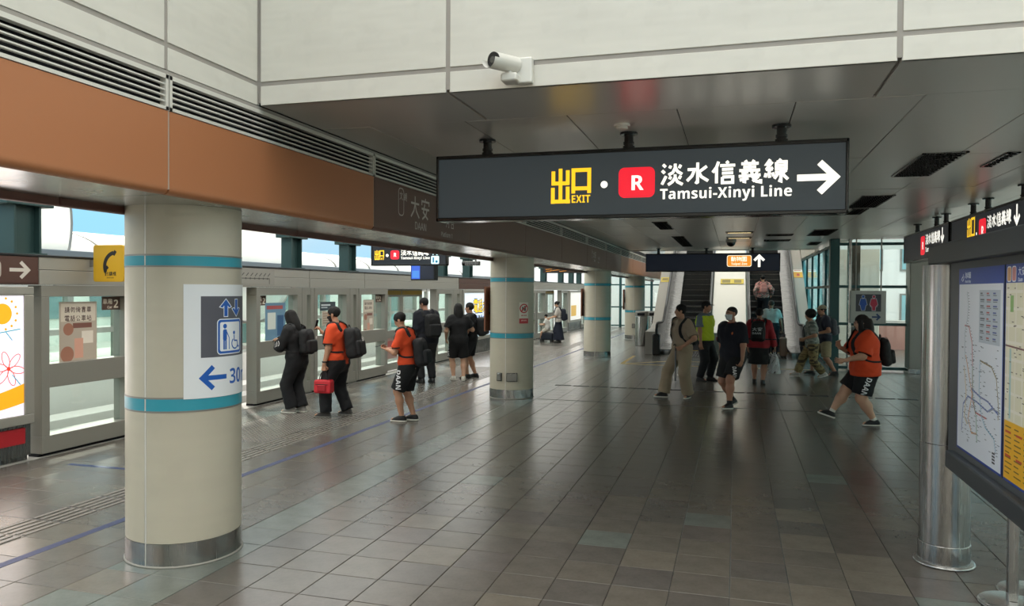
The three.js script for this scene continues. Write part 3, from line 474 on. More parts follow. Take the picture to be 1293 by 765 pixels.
function psdPost(z1, z0, label, group) {
  const L = z1 - z0, t = thing('screen_post', label, 'platform door', [PSX, 0, z1], Math.PI / 2, group);
  part('post', [bx(0.005, L * 0.4, 0.035, 1.975, -0.2, -0.004, 0.006), bx(L * 0.72, L - 0.005, 0.035, 1.975, -0.2, -0.004, 0.006), bx(L * 0.4, L * 0.72, 0.035, 0.235, -0.2, -0.01), bx(L * 0.4, L * 0.72, 1.845, 1.975, -0.2, -0.01), bx(0, L, 0, 0.035, -0.2, -0.05)], M.psd, t);
  part('pane', bx(L * 0.4, L * 0.72, 0.235, 1.845, -0.105, -0.1), doorPaneMat, t); return t;
}
function psdDoor(zc, labels, group) {
  for (const s of [1, -1]) {
    const t = thing('sliding_door', labels[s > 0 ? 0 : 1], 'platform door', [PSX - 0.26, 0, zc + s * 0.655], Math.PI / 2, group), L = 1.3;
    part('frame', [bx(-L / 2, L / 2, 0.02, 0.2, -0.05, 0, 0.004), bx(-L / 2, L / 2, 1.78, 1.97, -0.05, 0, 0.004), bx(-L / 2, -L / 2 + 0.09, 0.2, 1.78, -0.05, 0, 0.004), bx(L / 2 - 0.09, L / 2, 0.2, 1.78, -0.05, 0, 0.004), bx(-L / 2 + 0.09, L / 2 - 0.09, 0.8, 0.98, -0.05, -0.004)], M.psd, t);
    part('warning_strip', bx(-L / 2 + 0.02, L / 2 - 0.02, 1.83, 1.93, 0.001, 0.004), std('#a8832a', 0.5), t);
    part('pane', bx(-L / 2 + 0.09, L / 2 - 0.09, 0.98, 1.78, -0.03, -0.025), doorPaneMat, t); part('pane', bx(-L / 2 + 0.09, L / 2 - 0.09, 0.2, 0.8, -0.03, -0.025), doorPaneMat, t);
  }
}
function header(z1, z0, label, mat = M.psdLight, group) {
  const t = thing('door_header', label, 'door header', [PSX, 0, z1], Math.PI / 2, group), L = z1 - z0;
  part('lower_panel', bx(0.004, L - 0.004, 1.985, 2.15, -0.3, 0.012, 0.006), mat, t); part('upper_panel', bx(0.004, L - 0.004, 2.154, 2.3, -0.3, 0.008, 0.006), mat, t); part('cap', bx(0, L, 2.3, 2.325, -0.32, 0.02, 0.004), M.black, t); return t;
}
function adBox(z1, z0, label, tex, glow) {
  const t = thing('light_box', label, 'advertisement', [PSX, 0, z1], Math.PI / 2), L = z1 - z0;
  part('frame', [bx(0, L, 1.87, 1.96, -0.25, 0.03, 0.01), bx(0, L, 0.42, 0.53, -0.25, 0.03, 0.01), bx(0, 0.1, 0.53, 1.87, -0.25, 0.03, 0.01), bx(L - 0.12, L, 0.53, 1.87, -0.25, 0.03, 0.01)], M.psdLight, t);
  const g = plate(L - 0.22, 1.34); g.translate((L - 0.02) / 2, 1.2, 0.012); part('lit_poster', g, litMat(tex, glow), t);
  part('back_box', bx(0.02, L - 0.02, 0.45, 1.95, -0.24, 0.0), M.steelDark, t); part('plinth', [bx(0, L, 0.06, 0.42, -0.25, -0.03), bx(0, L, 0, 0.06, -0.2, -0.08)], M.steelDark, t);
  const light = new THREE.RectAreaLight('#fff8f0', glow * 3.0, L - 0.24, 1.3); light.position.set((L - 0.02) / 2, 1.2, 0.04); light.rotation.y = Math.PI; t.add(light);
  return t;
}
{
  const fl = (x, cx, cy, r, c) => { x.strokeStyle = c; x.lineWidth = 4; for (let k = 0; k < 6; k++) { x.save(); x.translate(cx, cy); x.rotate(k * 1.047 + 0.2); x.beginPath(); x.ellipse(r * 0.6, 0, r * 0.5, r * 0.22, 0, 0, 7); x.stroke(); x.restore(); } x.fillStyle = '#e03c28'; x.fillRect(cx - 8, cy - 8, 16, 16); };
  const adTex = canvasTex(1340, 670, (x, w, h) => { x.fillStyle = '#ece6f4'; x.fillRect(0, 0, w, h); x.fillStyle = '#f6a81c'; x.beginPath(); x.arc(w - 128, 104, 56, 0, 7); x.fill(); for (let k = 0; k < 14; k++) { x.beginPath(); x.arc(w - 128 + Math.cos(k * 0.45) * 88, 104 + Math.sin(k * 0.45) * 86, 7, 0, 7); x.fill(); }
    x.beginPath(); x.moveTo(0, h * 0.94); x.bezierCurveTo(w * 0.4, h * 0.86, w * 0.7, h * 0.92, w, h * 0.74); x.lineTo(w, h * 0.9); x.bezierCurveTo(w * 0.7, h * 1.02, w * 0.3, h * 0.98, 0, h); x.closePath(); x.fill();
    fl(x, w - 92, 405, 90, '#e8503a'); fl(x, w - 560, 300, 80, '#e8503a'); x.strokeStyle = '#2a96a8'; x.lineWidth = 5; x.beginPath(); x.moveTo(w - 400, 260); x.lineTo(w - 280, 290); x.lineTo(w - 380, 320); x.moveTo(w - 180, 210); x.lineTo(w - 20, 190); x.moveTo(w - 110, 200); x.lineTo(w - 70, 250); x.moveTo(w - 70, 440); x.lineTo(w - 20, 500); x.stroke(); x.fillStyle = '#9a988f'; x.fillRect(0, 0, w, 6); });
  adBox(-3.9, -6.82, 'glowing white advertising light box with an orange sun and line flowers', adTex, 0.5);
  const ad2 = canvasTex(1340, 670, (x, w, h) => { const g = ['#dfe9f2', '#c7dcee']; x.fillStyle = g[0]; x.fillRect(0, 0, w, h); x.fillStyle = g[1]; x.fillRect(0, h * 0.55, w, h); x.fillStyle = '#fbfbf8'; x.beginPath(); x.arc(300, 470, 150, 0, 7); x.fill(); for (const [lw, c] of [[26, '#20407c'], [12, '#f4cf1e']]) { x.strokeStyle = c; x.lineWidth = 10; x.save(); glyphs(x, '電話大安', 420, 90, 210, lw, 1.05); x.restore(); } x.strokeStyle = '#2c4f96'; glyphs(x, '公車路網大文', 430, 340, 90, 11, 1.2); x.fillStyle = '#b94a58'; x.fillRect(420, 500, 640, 50); });
  adBox(-21.1, -24.0, 'glowing pale blue advertising light box with yellow lettering', ad2, 0.5);
  const ad3 = canvasTex(256, 128, (x, w, h) => { x.fillStyle = '#e5e2dc'; x.fillRect(0, 0, w, h); x.fillStyle = '#caa24a'; x.fillRect(20, 60, 120, 50); });
  adBox(-36.2, -39.1, 'farthest advertising light box near the end of the platform', ad3, 0.5);
}
psdPanel(-6.94, -8.35, 'glazed platform panel with the beige notice beside the sun advertisement', null, -1);
psdDoor(-9.7, ['sliding platform door nearest the sun advertisement, mostly behind the big column', 'sliding platform door hidden behind the lift sign column, farther leaf']);
psdPanel(-11.06, -12.45, 'glazed platform panel with a blue poster in front of the person in black', null, 1);
psdPost(-12.46, -12.89, 'narrow glazed post between the person in black and the orange shirt backpacker');
psdPanel(-12.9, -14.28, 'glazed platform panel behind the orange shirt backpacker holding a phone');
psdPost(-14.29, -14.67, 'narrow glazed post just past the orange shirt backpacker');
psdPanel(-14.68, -16.08, 'glazed platform panel with a beige poster behind the shorts boy', null, -1);
psdDoor(-17.4, ['sliding door leaf under a yellow strip behind the shorts boy', 'sliding door leaf under a yellow strip behind the person in a dark jacket']);
psdPanel(-19.08, -20.35, 'glazed platform panel between the yellow strip doors and the pale blue advertisement', null, 1);
psdPost(-20.36, -21.08, 'dark post beside the pale blue advertisement');
const FP = 'far glazed platform panels past the second column', farPanel = 'glazed platform panel far down the platform past the second column', farDoor = 'sliding platform door leaf far down the platform';
psdDoor(-25.3, [farDoor, farDoor], 'far sliding platform door leaves');
for (const z of [-26.65, -28.3, -29.95]) psdPanel(z, z - 1.4, farPanel, FP);
for (const z of [-28.06, -29.71]) psdPost(z, z - 0.23, 'narrow glazed post far down the platform', 'far narrow glazed posts');
psdDoor(-32.7, [farDoor, farDoor], 'far sliding platform door leaves');
psdPanel(-34.4, -35.8, farPanel, FP); for (const z of [-39.2, -40.7]) psdPanel(z, z - 1.45, farPanel, FP);
{ // headers: brown where the advertisements are
  const brown = M.brownsign, h1 = header(-3.5, -6.9, 'brown header board with a white arrow above the sun advertisement', brown);
  const at = canvasTex(400, 160, (x, w, h) => { x.fillStyle = '#4d3129'; x.fillRect(0, 0, w, h); x.strokeStyle = '#c9c1b8'; x.lineWidth = 5; rr(x, 20, 30, 150, 100, 22); x.stroke(); glyphs(x, '大安', 36, 50, 58, 11, 1.05); arrowRight(x, 285, 80, 62, 22); });
  const g = plate(0.8, 0.29); g.translate(2.98, 2.145, 0.016); part('printed_arrow', g, printMat(at), h1);
  header(-6.9, -9.7, 'grey door header beside the yellow telephone sign');
  header(-9.7, -12.69, 'grey door header just past the big column with a line diagram'); header(-12.7, -14.9, 'grey door header above the orange shirt backpacker'); header(-14.91, -20.75, 'long grey door header above the yellow strip doors');
  header(-20.77, -24.3, 'brown header board above the pale blue advertisement', brown); header(-24.31, -36, 'grey door header far down the platform behind the second column'); header(-36.01, -42, 'grey door header at the far end of the platform');
  const d = thing('line_diagram', 'pale line diagram sticker on the header just past the big column', 'sticker', [PSX + 0.014, 2.15, -11.05], Math.PI / 2);
  const lt = canvasTex(400, 150, (x, w, h) => { x.fillStyle = '#8d8a83'; x.fillRect(0, 0, w, h); x.strokeStyle = x.fillStyle = '#45433f'; x.lineWidth = 7; x.beginPath(); x.moveTo(20, 90); x.lineTo(340, 90); x.lineTo(340, 140); x.stroke(); for (let k = 0; k < 7; k++) { x.beginPath(); x.arc(30 + k * 48, 90, 9, 0, 7); x.fill(); x.save(); x.translate(30 + k * 48, 66); x.rotate(-0.8); x.fillRect(0, 0, 40, 8); x.restore(); } });
  const g2 = plate(1.0, 0.27); g2.translate(0, 0, 0.001); part('print', g2, printMat(lt), d);
}
function notice(label, z, y, w, h, draw, cat = 'notice') { const t = solo('notice', bx(-w / 2, w / 2, -h / 2, h / 2, 0, 0.002), M.white, label, cat, [PSX - 0.098, y, z], Math.PI / 2); const g = plate(w, h); g.translate(0, 0, 0.003); part('print', g, printMat(canvasTex(256, Math.round(256 * h / w), draw)), t); return t; }
const beige = (x, w, h) => { x.fillStyle = '#b9ab9c'; x.fillRect(0, 0, w, h); x.fillStyle = '#d9cdbd'; x.fillRect(10, 10, w - 20, h * 0.3); x.strokeStyle = '#5d4a44'; glyphs(x, '請勿倚靠車', 34, 26, 34, 11, 1.1); glyphs(x, '電話公車站', 34, 74, 34, 11, 1.1); x.fillStyle = '#7c5148'; x.fillRect(90, h * 0.36, 130, 28); x.fillStyle = '#e9ddcf'; x.fillRect(150, h * 0.5, 80, 70); x.fillStyle = '#a3705c'; x.beginPath(); x.arc(60, h * 0.46, 34, 0, 7); x.fill(); x.beginPath(); x.arc(52, h * 0.88, 44, 0, 7); x.fill(); x.fillStyle = '#d6a08c'; x.fillRect(100, h * 0.62, 60, 110); };
notice('beige illustrated notice on the glass beside the sun advertisement', -7.55, 1.42, 0.56, 0.72, beige);
notice('beige poster on the glass behind the shorts boy', -15.3, 1.32, 0.5, 0.82, beige);
notice('blue poster on the glass in front of the person in black', -11.75, 1.38, 0.62, 0.66, (x, w, h) => { x.fillStyle = '#6f93ad'; x.fillRect(0, 0, w, h); x.fillStyle = '#b25a5a'; x.fillRect(20, 20, 200, 26); x.fillStyle = '#d9dfd9'; x.fillRect(30, 70, 100, 120); x.fillStyle = '#3c5f86'; x.fillRect(150, 90, 80, 150); });
notice('small dark plate on the glass behind the orange shirt backpacker', -13.55, 1.62, 0.6, 0.17, (x, w, h) => { x.fillStyle = '#39444c'; x.fillRect(0, 0, w, h); x.fillStyle = '#cfd6d8'; x.fillRect(20, 20, 150, 14); x.fillRect(20, 44, 100, 8); });
notice('beige sheet under the small dark plate behind the orange shirt backpacker', -13.5, 1.38, 0.34, 0.28, (x, w, h) => { x.fillStyle = '#b7a999'; x.fillRect(0, 0, w, h); x.fillStyle = '#8a7466'; for (let k = 0; k < 5; k++) x.fillRect(24, 30 + k * 34, 190, 12); });
notice('red sticker low on the sliding door behind the shorts boy', -16.75, 0.55, 0.9, 0.5, (x, w, h) => { x.fillStyle = '#a8877f'; x.fillRect(0, 0, w, h); x.fillStyle = '#b05a55'; x.fillRect(20, 20, 216, 60); }, 'sticker').position.x = PSX - 0.28;
solo('red_box', bx(-0.35, 0.12, 0.2, 0.38, 0, 0.05, 0.008), M.red, 'dark red box under the sun advertisement', 'equipment box', [PSX - 0.06, 0, -6.62], Math.PI / 2);
{ // telephone sign sticking out of the header
  const t = thing('telephone_sign', 'yellow telephone sign sticking out beside the big column', 'sign', [-7.33, 2.25, -7.62]);
  part('panel', extrude(roundRect(0.44, 0.44, 0.03), 0.03, 0.004), std('#c39a1a', 0.45), t).position.z = -0.03;
  const g = plate(0.41, 0.41); g.translate(0, 0, 0.006);
  part('print', g, printMat(canvasTex(256, 256, (x, w, h) => { x.fillStyle = '#c39a1a'; x.fillRect(0, 0, w, h); x.strokeStyle = '#17191c'; x.lineCap = 'butt'; x.lineWidth = 30; x.beginPath(); x.arc(200, 150, 104, 2.7, 4.5); x.stroke(); x.lineWidth = 26; x.beginPath(); x.moveTo(176, 66); x.lineTo(198, 34); x.stroke(); x.beginPath(); x.moveTo(104, 172); x.lineTo(126, 152); x.stroke(); x.strokeStyle = '#17191c'; glyphs(x, '對講機', 96, 190, 34, 11, 1.08); x.fillStyle = '#17191c'; text(x, 'Intercom', 148, 242, 15, 'bold', 1, 'center'); })), t);
  part('arm', bx(-0.3, -0.2, -0.04, 0.04, -0.03, 0), M.steelDull, t);
}
// teal steel posts on top of the doors, carrying the platform roof
{
  const proto = thing('roof_post', 'dark teal steel post above the sun advertisement', 'post', [-7.93, 2.33, -6.95]);
  part('web', bx(-0.03, 0.03, 0, 1.17, -0.15, 0.15), M.postgreen, proto); part('flange', bx(-0.11, 0.11, 0, 1.17, -0.18, -0.15, 0.006), M.postgreen, proto); part('flange', bx(-0.11, 0.11, 0, 1.17, 0.15, 0.18, 0.006), M.postgreen, proto);
  part('bracket', bx(-0.15, 0.15, 0.56, 0.7, -0.32, 0.3, 0.01), M.postgreen, proto); part('base_plate', bx(-0.15, 0.15, -0.005, 0.02, -0.22, 0.22), M.postgreen, proto);
  const lab = ['dark teal steel post above the person in black', 'dark teal steel post just left of the small platform sign', 'dark teal steel post between the platform sign and the second column', 'dark teal post behind the second column'];
  [-12.6, -14.75, -20.25, -22.4].forEach((z, i) => copy(proto, lab[i], [-7.93, 2.33, z]));
  for (const z of [-28, -30, -32.2, -35.6, -38, -40]) { const c = copy(proto, 'dark teal roof post far down the platform', [-7.93, 2.33, z]); c.userData.group = 'far roof posts'; }
}
// lettering on the fascia
{
  const t = thing('station_name', 'pale station name lettering on the brown fascia left of the large hanging sign', 'lettering', [XF + 0.003, 2.785, -8.3], Math.PI / 2);
  const g = plate(2.3, 0.48), tx = canvasTex(1150, 240, (x, w, h) => { x.clearRect(0, 0, w, h); x.strokeStyle = x.fillStyle = '#cfc8c1'; x.lineWidth = 6; rr(x, 90, 8, 66, 140, 24); x.stroke(); glyphs(x, '文湖', 100, 24, 46, 9, 1.1, 1); glyphs(x, '大安', 240, 20, 130, 9, 1.12); text(x, 'DAAN', 300, 206, 56, 'normal', 1.15); glyphs(x, '一月台', 690, 96, 66, 9, 1.2); text(x, 'Platform 1', 690, 218, 38, 'normal', 1.1); });
  part('letters', g, new THREE.MeshStandardMaterial({ map: tx, alphaTest: 0.5, transparent: false, roughness: 0.5 }), t);
  const t2 = thing('station_name', 'faint station name lettering far along the fascia near the third column', 'lettering', [XF + 0.003, 2.8, -19.2], Math.PI / 2); part('letters', plate(1.6, 0.34), new THREE.MeshStandardMaterial({ map: tx, alphaTest: 0.5, roughness: 0.5 }), t2);
}

// ---------- cameras, vents and fittings on the ceiling ----------
{
  const t = thing('security_camera', 'white bullet security camera on the bulkhead above the large sign', 'camera', [-1.38, 3.385, ZB]);
  part('back_box', bx(-0.02, 0.1, -0.085, 0.085, 0, 0.06, 0.012), M.aluwhite, t); part('mount', [bx(-0.09, 0.02, -0.085, -0.03, 0.02, 0.14, 0.015), bx(-0.07, -0.02, -0.05, 0.0, 0.06, 0.12, 0.015)], M.aluwhite, t);
  const c = new THREE.Group(); c.name = 'camera_body'; c.position.set(-0.06, 0.035, 0.13); c.rotation.set(R(3), R(-28), 0); t.add(c);
  const cyZ = (r, r2, l, z) => { const g = cyl(r, r2, l, 24); g.rotateX(Math.PI / 2); g.translate(0, 0, z); return g; };
  part('barrel', [cyZ(0.052, 0.052, 0.2, 0), cyZ(0.03, 0.045, 0.05, -0.12)], M.aluwhite, c); part('lens_ring', cyZ(0.05, 0.05, 0.012, 0.104), M.blackGloss, c); part('lens', cyZ(0.02, 0.024, 0.012, 0.11), M.steelDark, c);
  const sh = new THREE.CylinderGeometry(0.06, 0.06, 0.24, 24, 1, true, R(90), R(180)); sh.rotateX(Math.PI / 2); sh.rotateZ(R(180)); sh.translate(0, 0.004, 0.03); const shade = part('sunshield', sh, new THREE.MeshStandardMaterial({ color: '#d6d4cc', roughness: 0.4, side: THREE.DoubleSide }), c); void shade;
}
{
  const t = thing('security_camera', 'small bullet security camera hanging under the soffit left of the second column', 'camera', [-4.5, 2.43, -13]);
  part('body', bx(-0.15, 0.13, -0.04, 0.04, -0.04, 0.04, 0.015), M.steelDark, t); const l = cyl(0.04, 0.04, 0.06, 16); l.rotateZ(Math.PI / 2); l.translate(-0.17, 0, 0); part('lens', l, M.blackGloss, t); part('stem', cylAt(0.015, 0.08, 0.05, 0.03, 0), M.steelDark, t);
  const d = thing('dome_camera', 'small dark dome camera under the ceiling before the escalators', 'camera', [-0.11, HC, -20.36]); part('collar', cylAt(0.13, 0.08, 0, -0.08, 0, 20), M.steelDull, d); const s = new THREE.SphereGeometry(0.11, 20, 12, 0, 7, Math.PI / 2, Math.PI / 2); s.translate(0, -0.08, 0); part('dome', s, M.blackGloss, d);
  const k = thing('smoke_detector', 'small white smoke detector on the ceiling beside the middle hanger of the large sign', 'detector', [-0.886, HC, -6.2]); part('base', cylAt(0.065, 0.018, 0, -0.018, 0, 22), M.aluwhite, k); part('sensor', [cylAt(0.045, 0.02, 0, -0.038, 0, 22)], M.aluwhite, k);
}
function vent(label, x0, x1, z0, z1, lit = false, group) {
  const t = thing(lit ? 'ceiling_light' : 'air_vent', label, lit ? 'light' : 'vent', [(x0 + x1) / 2, HC, (z0 + z1) / 2], 0, group), w = Math.abs(x1 - x0), d = Math.abs(z1 - z0);
  part('frame', [bx(-w / 2, w / 2, -0.012, 0.002, -d / 2, -d / 2 + 0.03), bx(-w / 2, w / 2, -0.012, 0.002, d / 2 - 0.03, d / 2), bx(-w / 2, -w / 2 + 0.03, -0.012, 0.002, -d / 2, d / 2), bx(w / 2 - 0.03, w / 2, -0.012, 0.002, -d / 2, d / 2)], M.steelDark, t);
  part('backing', bx(-w / 2, w / 2, -0.003, -0.001, -d / 2, d / 2), M.darkgap, t);
  const n = Math.max(3, Math.round(d / 0.13)); for (let k = 0; k < n; k++) part('slat', ventSlat(w), M.steelDark, t).position.set(0, -0.007, -d / 2 + d * (k + 0.5) / n);
  if (lit) { const b = bx(-w / 2 + 0.05, w / 2 - 0.05, -0.02, -0.012, -0.05, 0.05); part('tube', b, std('#fff3d6', 0.5, 0, { emissive: '#ffe2a8', emissiveIntensity: 1.2 }), t); const L = new THREE.RectAreaLight('#ffe2a8', 4, w - 0.1, 0.1); L.position.set(0, -0.03, 0); L.rotation.x = -Math.PI / 2; t.add(L); }
  return t;
}
const slatCache = {}; function ventSlat(w) { return slatCache[w.toFixed(2)] ??= (() => { const g = bx(-w / 2 + 0.02, w / 2 - 0.02, -0.002, 0.002, -0.03, 0.03); g.rotateX(0.5); return g; })(); }
vent('slotted air vent in the ceiling right of the large hanging sign', 1.71, 2.11, -9.72, -8.17); vent('thin dark air vent in the ceiling right of the slotted one', 2.47, 2.58, -9.18, -8.32);
vent('slotted air vent half hidden by the end of the large hanging sign', 1.67, 2.1, -13.1, -11.55); vent('small dark vent just past the half hidden slotted vent', 1.78, 2.03, -14.2, -13.3);
vent('dark ceiling vent above the teal glass wall, nearer of two', 1.6, 2.08, -19.3, -17.5); vent('dark ceiling vent above the teal glass wall, farther of two', 1.9, 2.2, -23.1, -21.8);
vent('lit ceiling slot before the dome camera', -0.22, 0.38, -18.2, -17.8, true); vent('lit ceiling slot beside the dome camera', -0.22, 0.38, -20.0, -19.6, true);
vent('paired dark ceiling slot right of the lit slots, nearer', 0.68, 1.28, -19.2, -18.7); vent('paired dark ceiling slot right of the lit slots, farther', 0.7, 1.35, -21.2, -20.6);
vent('dark ceiling vent left of the lit slots, nearer', -1.56, -1.26, -16.75, -15.0); vent('dark ceiling vent left of the lit slots, farther', -1.5, -1.2, -23.2, -19.0);

// ---------- map board and steel pillar ----------
{
  const p = thing('steel_pillar', 'brushed stainless steel pillar with flared foot beside the metro map board', 'pillar', [1.475, 0, -6.2]);
  part('shaft', [lathe([[0.165, 0.155], [0.165, 0.873]], 40), lathe([[0.165, 0.877], [0.165, 2.152]], 40)], M.steel, p); part('seam', lathe([[0.16, 0.872], [0.1655, 0.872], [0.1655, 0.878], [0.16, 0.878]], 40), M.steelDark, p);
  part('collar', lathe([[0.168, 0.02], [0.172, 0.024], [0.172, 0.15], [0.168, 0.157], [0.16, 0.157]], 40), M.steel, p); part('foot', lathe([[0.0, 0], [0.2, 0], [0.203, 0.01], [0.196, 0.02], [0.172, 0.022]], 40), M.alu, p);
}
{
  const XB = 1.42, b = thing('map_board', 'long map board with a blue topped metro route map and a yellow district map', 'information board', [XB, 0, -4.2], -Math.PI / 2);      // local x runs towards the camera (+z), local z faces the hall (-x)
  const zr = (z) => z + 4.2;
  part('back_panel', bx(zr(-5.95), zr(-2.2), 0.82, 2.2, -0.1, -0.012), M.signgrey, b);
  part('header', bx(zr(-6.28), zr(-2.2), 2.155, 2.295, -0.3, 0.06, 0.012), M.signgrey, b);
  part('bottom_rail', bx(zr(-5.73), zr(-2.2), 0.79, 0.905, -0.12, 0.06, 0.012), M.signgrey, b);
  part('sloping_ledge', (() => { const s = new THREE.Shape(); s.moveTo(0.05, 0.9); s.lineTo(0.05, 0.908); s.lineTo(-0.005, 0.94); s.lineTo(-0.012, 0.9); const g = extrude(s, 3.5); g.rotateY(Math.PI / 2); g.translate(zr(-5.7), 0, 0); g.rotateX(0); return g; })(), M.signgrey, b);
  const map1 = canvasTex(900, 1190, (x, w, h) => {
    x.fillStyle = '#1b3f9c'; x.fillRect(0, 0, w, h); x.fillStyle = '#e6edf8'; x.fillRect(12, 102, w - 28, h - 116); x.strokeStyle = x.fillStyle = '#e8eef8';
    x.lineWidth = 9; x.beginPath(); x.moveTo(58, 78); x.quadraticCurveTo(66, 58, 84, 56); x.quadraticCurveTo(98, 50, 96, 34); x.moveTo(80, 82); x.quadraticCurveTo(112, 72, 112, 48); x.stroke(); glyphs(x, '路網圖', 140, 24, 40, 11, 1.05); text(x, 'Route Map', 140, 92, 24, 'bold');
    x.fillStyle = '#bcc8d6'; x.fillRect(450, 140, 390, 320); for (let r = 0; r < 8; r++) for (let c = 0; c < 3; c++) { x.fillStyle = ['#4b5866', '#3a4f9c', '#b1484c'][(r * 3 + c * 2) % 3]; x.fillRect(470 + c * 120, 156 + r * 38, 40 + (r * 37 + c * 53) % 50, 9); x.fillStyle = '#5c6874'; x.fillRect(470 + c * 120, 170 + r * 38, 60 + (r * 13 + c * 31) % 30, 5); }
    const line = (c, lw, ...p) => { x.strokeStyle = c; x.lineWidth = lw; x.lineJoin = 'round'; x.beginPath(); p.forEach(([a, q], i) => i ? x.lineTo(a, q) : x.moveTo(a, q)); x.stroke(); x.fillStyle = '#f3f5f8'; for (let i = 0; i + 1 < p.length; i++) for (let k = 0; k < 5; k++) { const u = (k + 0.5) / 5, a = lerp(p[i][0], p[i + 1][0], u), q = lerp(p[i][1], p[i + 1][1], u); x.fillRect(a - 2.5, q - 2.5, 5, 5); x.save(); x.fillStyle = '#76808c'; x.fillRect(a + 10, q - 3, 26, 4); x.restore(); } };
    line('#c23240', 10, [150, 370], [240, 372], [310, 470], [330, 620], [332, 820], [400, 900], [620, 905]); line('#7c6a30', 10, [480, 570], [700, 590], [790, 650], [830, 800], [828, 880]); line('#2f58b0', 10, [300, 760], [480, 790], [640, 800], [830, 850]); line('#2f58b0', 10, [110, 1060], [140, 880], [240, 820], [420, 830], [640, 860], [720, 830], [830, 836]);
    line('#3c8a58', 10, [330, 620], [340, 800], [420, 930], [440, 1080]); line('#d98a2c', 10, [180, 560], [280, 720], [330, 800], [250, 960], [330, 1040], [430, 1030]); line('#d9b02c', 8, [150, 640], [200, 800], [170, 960], [230, 1000]); line('#4a9cc0', 8, [480, 570], [470, 760], [520, 900], [600, 960], [760, 1000], [800, 1080]); line('#9fb6c4', 8, [190, 150], [220, 240], [200, 330], [150, 420], [160, 600]);
    x.fillStyle = '#6b7684'; for (let k = 0; k < 90; k++) x.fillRect(40 + hsh(k, 1) * 780, 480 + hsh(k, 2) * 640, 24 + hsh(k, 3) * 20, 4); x.fillStyle = '#1d2430'; for (let k = 0; k < 4; k++) x.fillRect(730, 1080 + k * 18, 52, 11);
  });
  const map2 = canvasTex(900, 1190, (x, w, h) => {
    x.fillStyle = '#1b3f9c'; x.fillRect(0, 0, w, h); x.strokeStyle = x.fillStyle = '#e8eef8'; x.lineWidth = 6; for (const c of ['#d6a36a', '#cf8888']) { x.fillStyle = c; rr(x, c === '#d6a36a' ? 24 : 100, 14, 60, 80, 16); x.fill(); x.stroke(); } glyphs(x, '大安站', 190, 16, 50, 11, 1.06); x.fillStyle = '#e8eef8'; text(x, 'Daan', 190, 96, 28, 'bold');
    x.fillStyle = '#e8e5cc'; x.fillRect(10, 102, w - 20, h - 116); x.strokeStyle = '#f2efe0'; x.lineWidth = 16; for (let k = 0; k < 8; k++) { x.beginPath(); x.moveTo(60 + k * 110, 102); x.lineTo(50 + k * 112, 850); x.stroke(); x.beginPath(); x.moveTo(10, 150 + k * 92); x.lineTo(890, 145 + k * 94); x.stroke(); } x.fillStyle = '#8cb86a'; x.fillRect(80, 170, 50, 90); x.fillRect(400, 300, 130, 110); x.fillStyle = '#a9cfd0'; x.fillRect(80, 460, 24, 380); x.strokeStyle = '#7a4a4a'; x.lineWidth = 9; x.beginPath(); x.moveTo(10, 445); x.lineTo(890, 470); x.stroke();
    x.fillStyle = '#6f6a58'; for (let k = 0; k < 130; k++) x.fillRect(20 + hsh(k, 5) * 840, 120 + hsh(k, 6) * 720, 18 + hsh(k, 7) * 18, 5);
    x.fillStyle = '#f0b818'; x.fillRect(10, 856, w - 20, h - 870); x.fillStyle = '#7a5a10'; for (let k = 0; k < 60; k++) x.fillRect(30 + (k % 6) * 140, 884 + Math.floor(k / 6) * 28, 60 + hsh(k, 9) * 50, 7); x.fillStyle = '#c8391e'; for (let k = 0; k < 5; k++) { x.fillRect(30 + k * 170, 910, 90, 12); x.fillRect(30 + k * 170, 1040, 90, 12); }
  });
  const face = (name, z0, z1, t, lab) => { const w = z1 - z0, g = bx(zr(z0), zr(z1), 0.935, 2.11, -0.012, 0.0), m = part(name, g, M.signgrey, b, lab), q = plate(w - 0.012, 1.17); q.translate((zr(z0) + zr(z1)) / 2, 1.523, 0.002); part('print', q, printMat(t, { roughness: 0.35 }), m); };
  face('route_map', -5.69, -4.79, map1, 'white route map with coloured lines under a blue heading'); face('district_map', -4.78, -3.88, map2, 'beige district map above a yellow panel'); 
  const foot = (x, z) => [lathe([[0, 0], [0.19, 0], [0.193, 0.008], [0.18, 0.02], [0.03, 0.026]], 36).translate(x, 0, z)];
  part('leg', [bx(zr(-5.5), zr(-5.45), 0.02, 0.8, -0.3, -0.24, 0.008), bx(zr(-5.5), zr(-5.45), 0.76, 0.8, -0.3, -0.05)], M.steel, b); part('foot', foot(zr(-5.72), -0.45), M.alu, b); part('brace', bx(zr(-5.74), zr(-5.7), 0.02, 0.85, -0.47, -0.43, 0.008), M.steel, b);
  part('foot', foot(zr(-5.47), -0.27), M.alu, b);
  part('leg', bx(zr(-2.5), zr(-2.45), 0, 0.8, -0.1, -0.04, 0.008), M.steel, b);
}

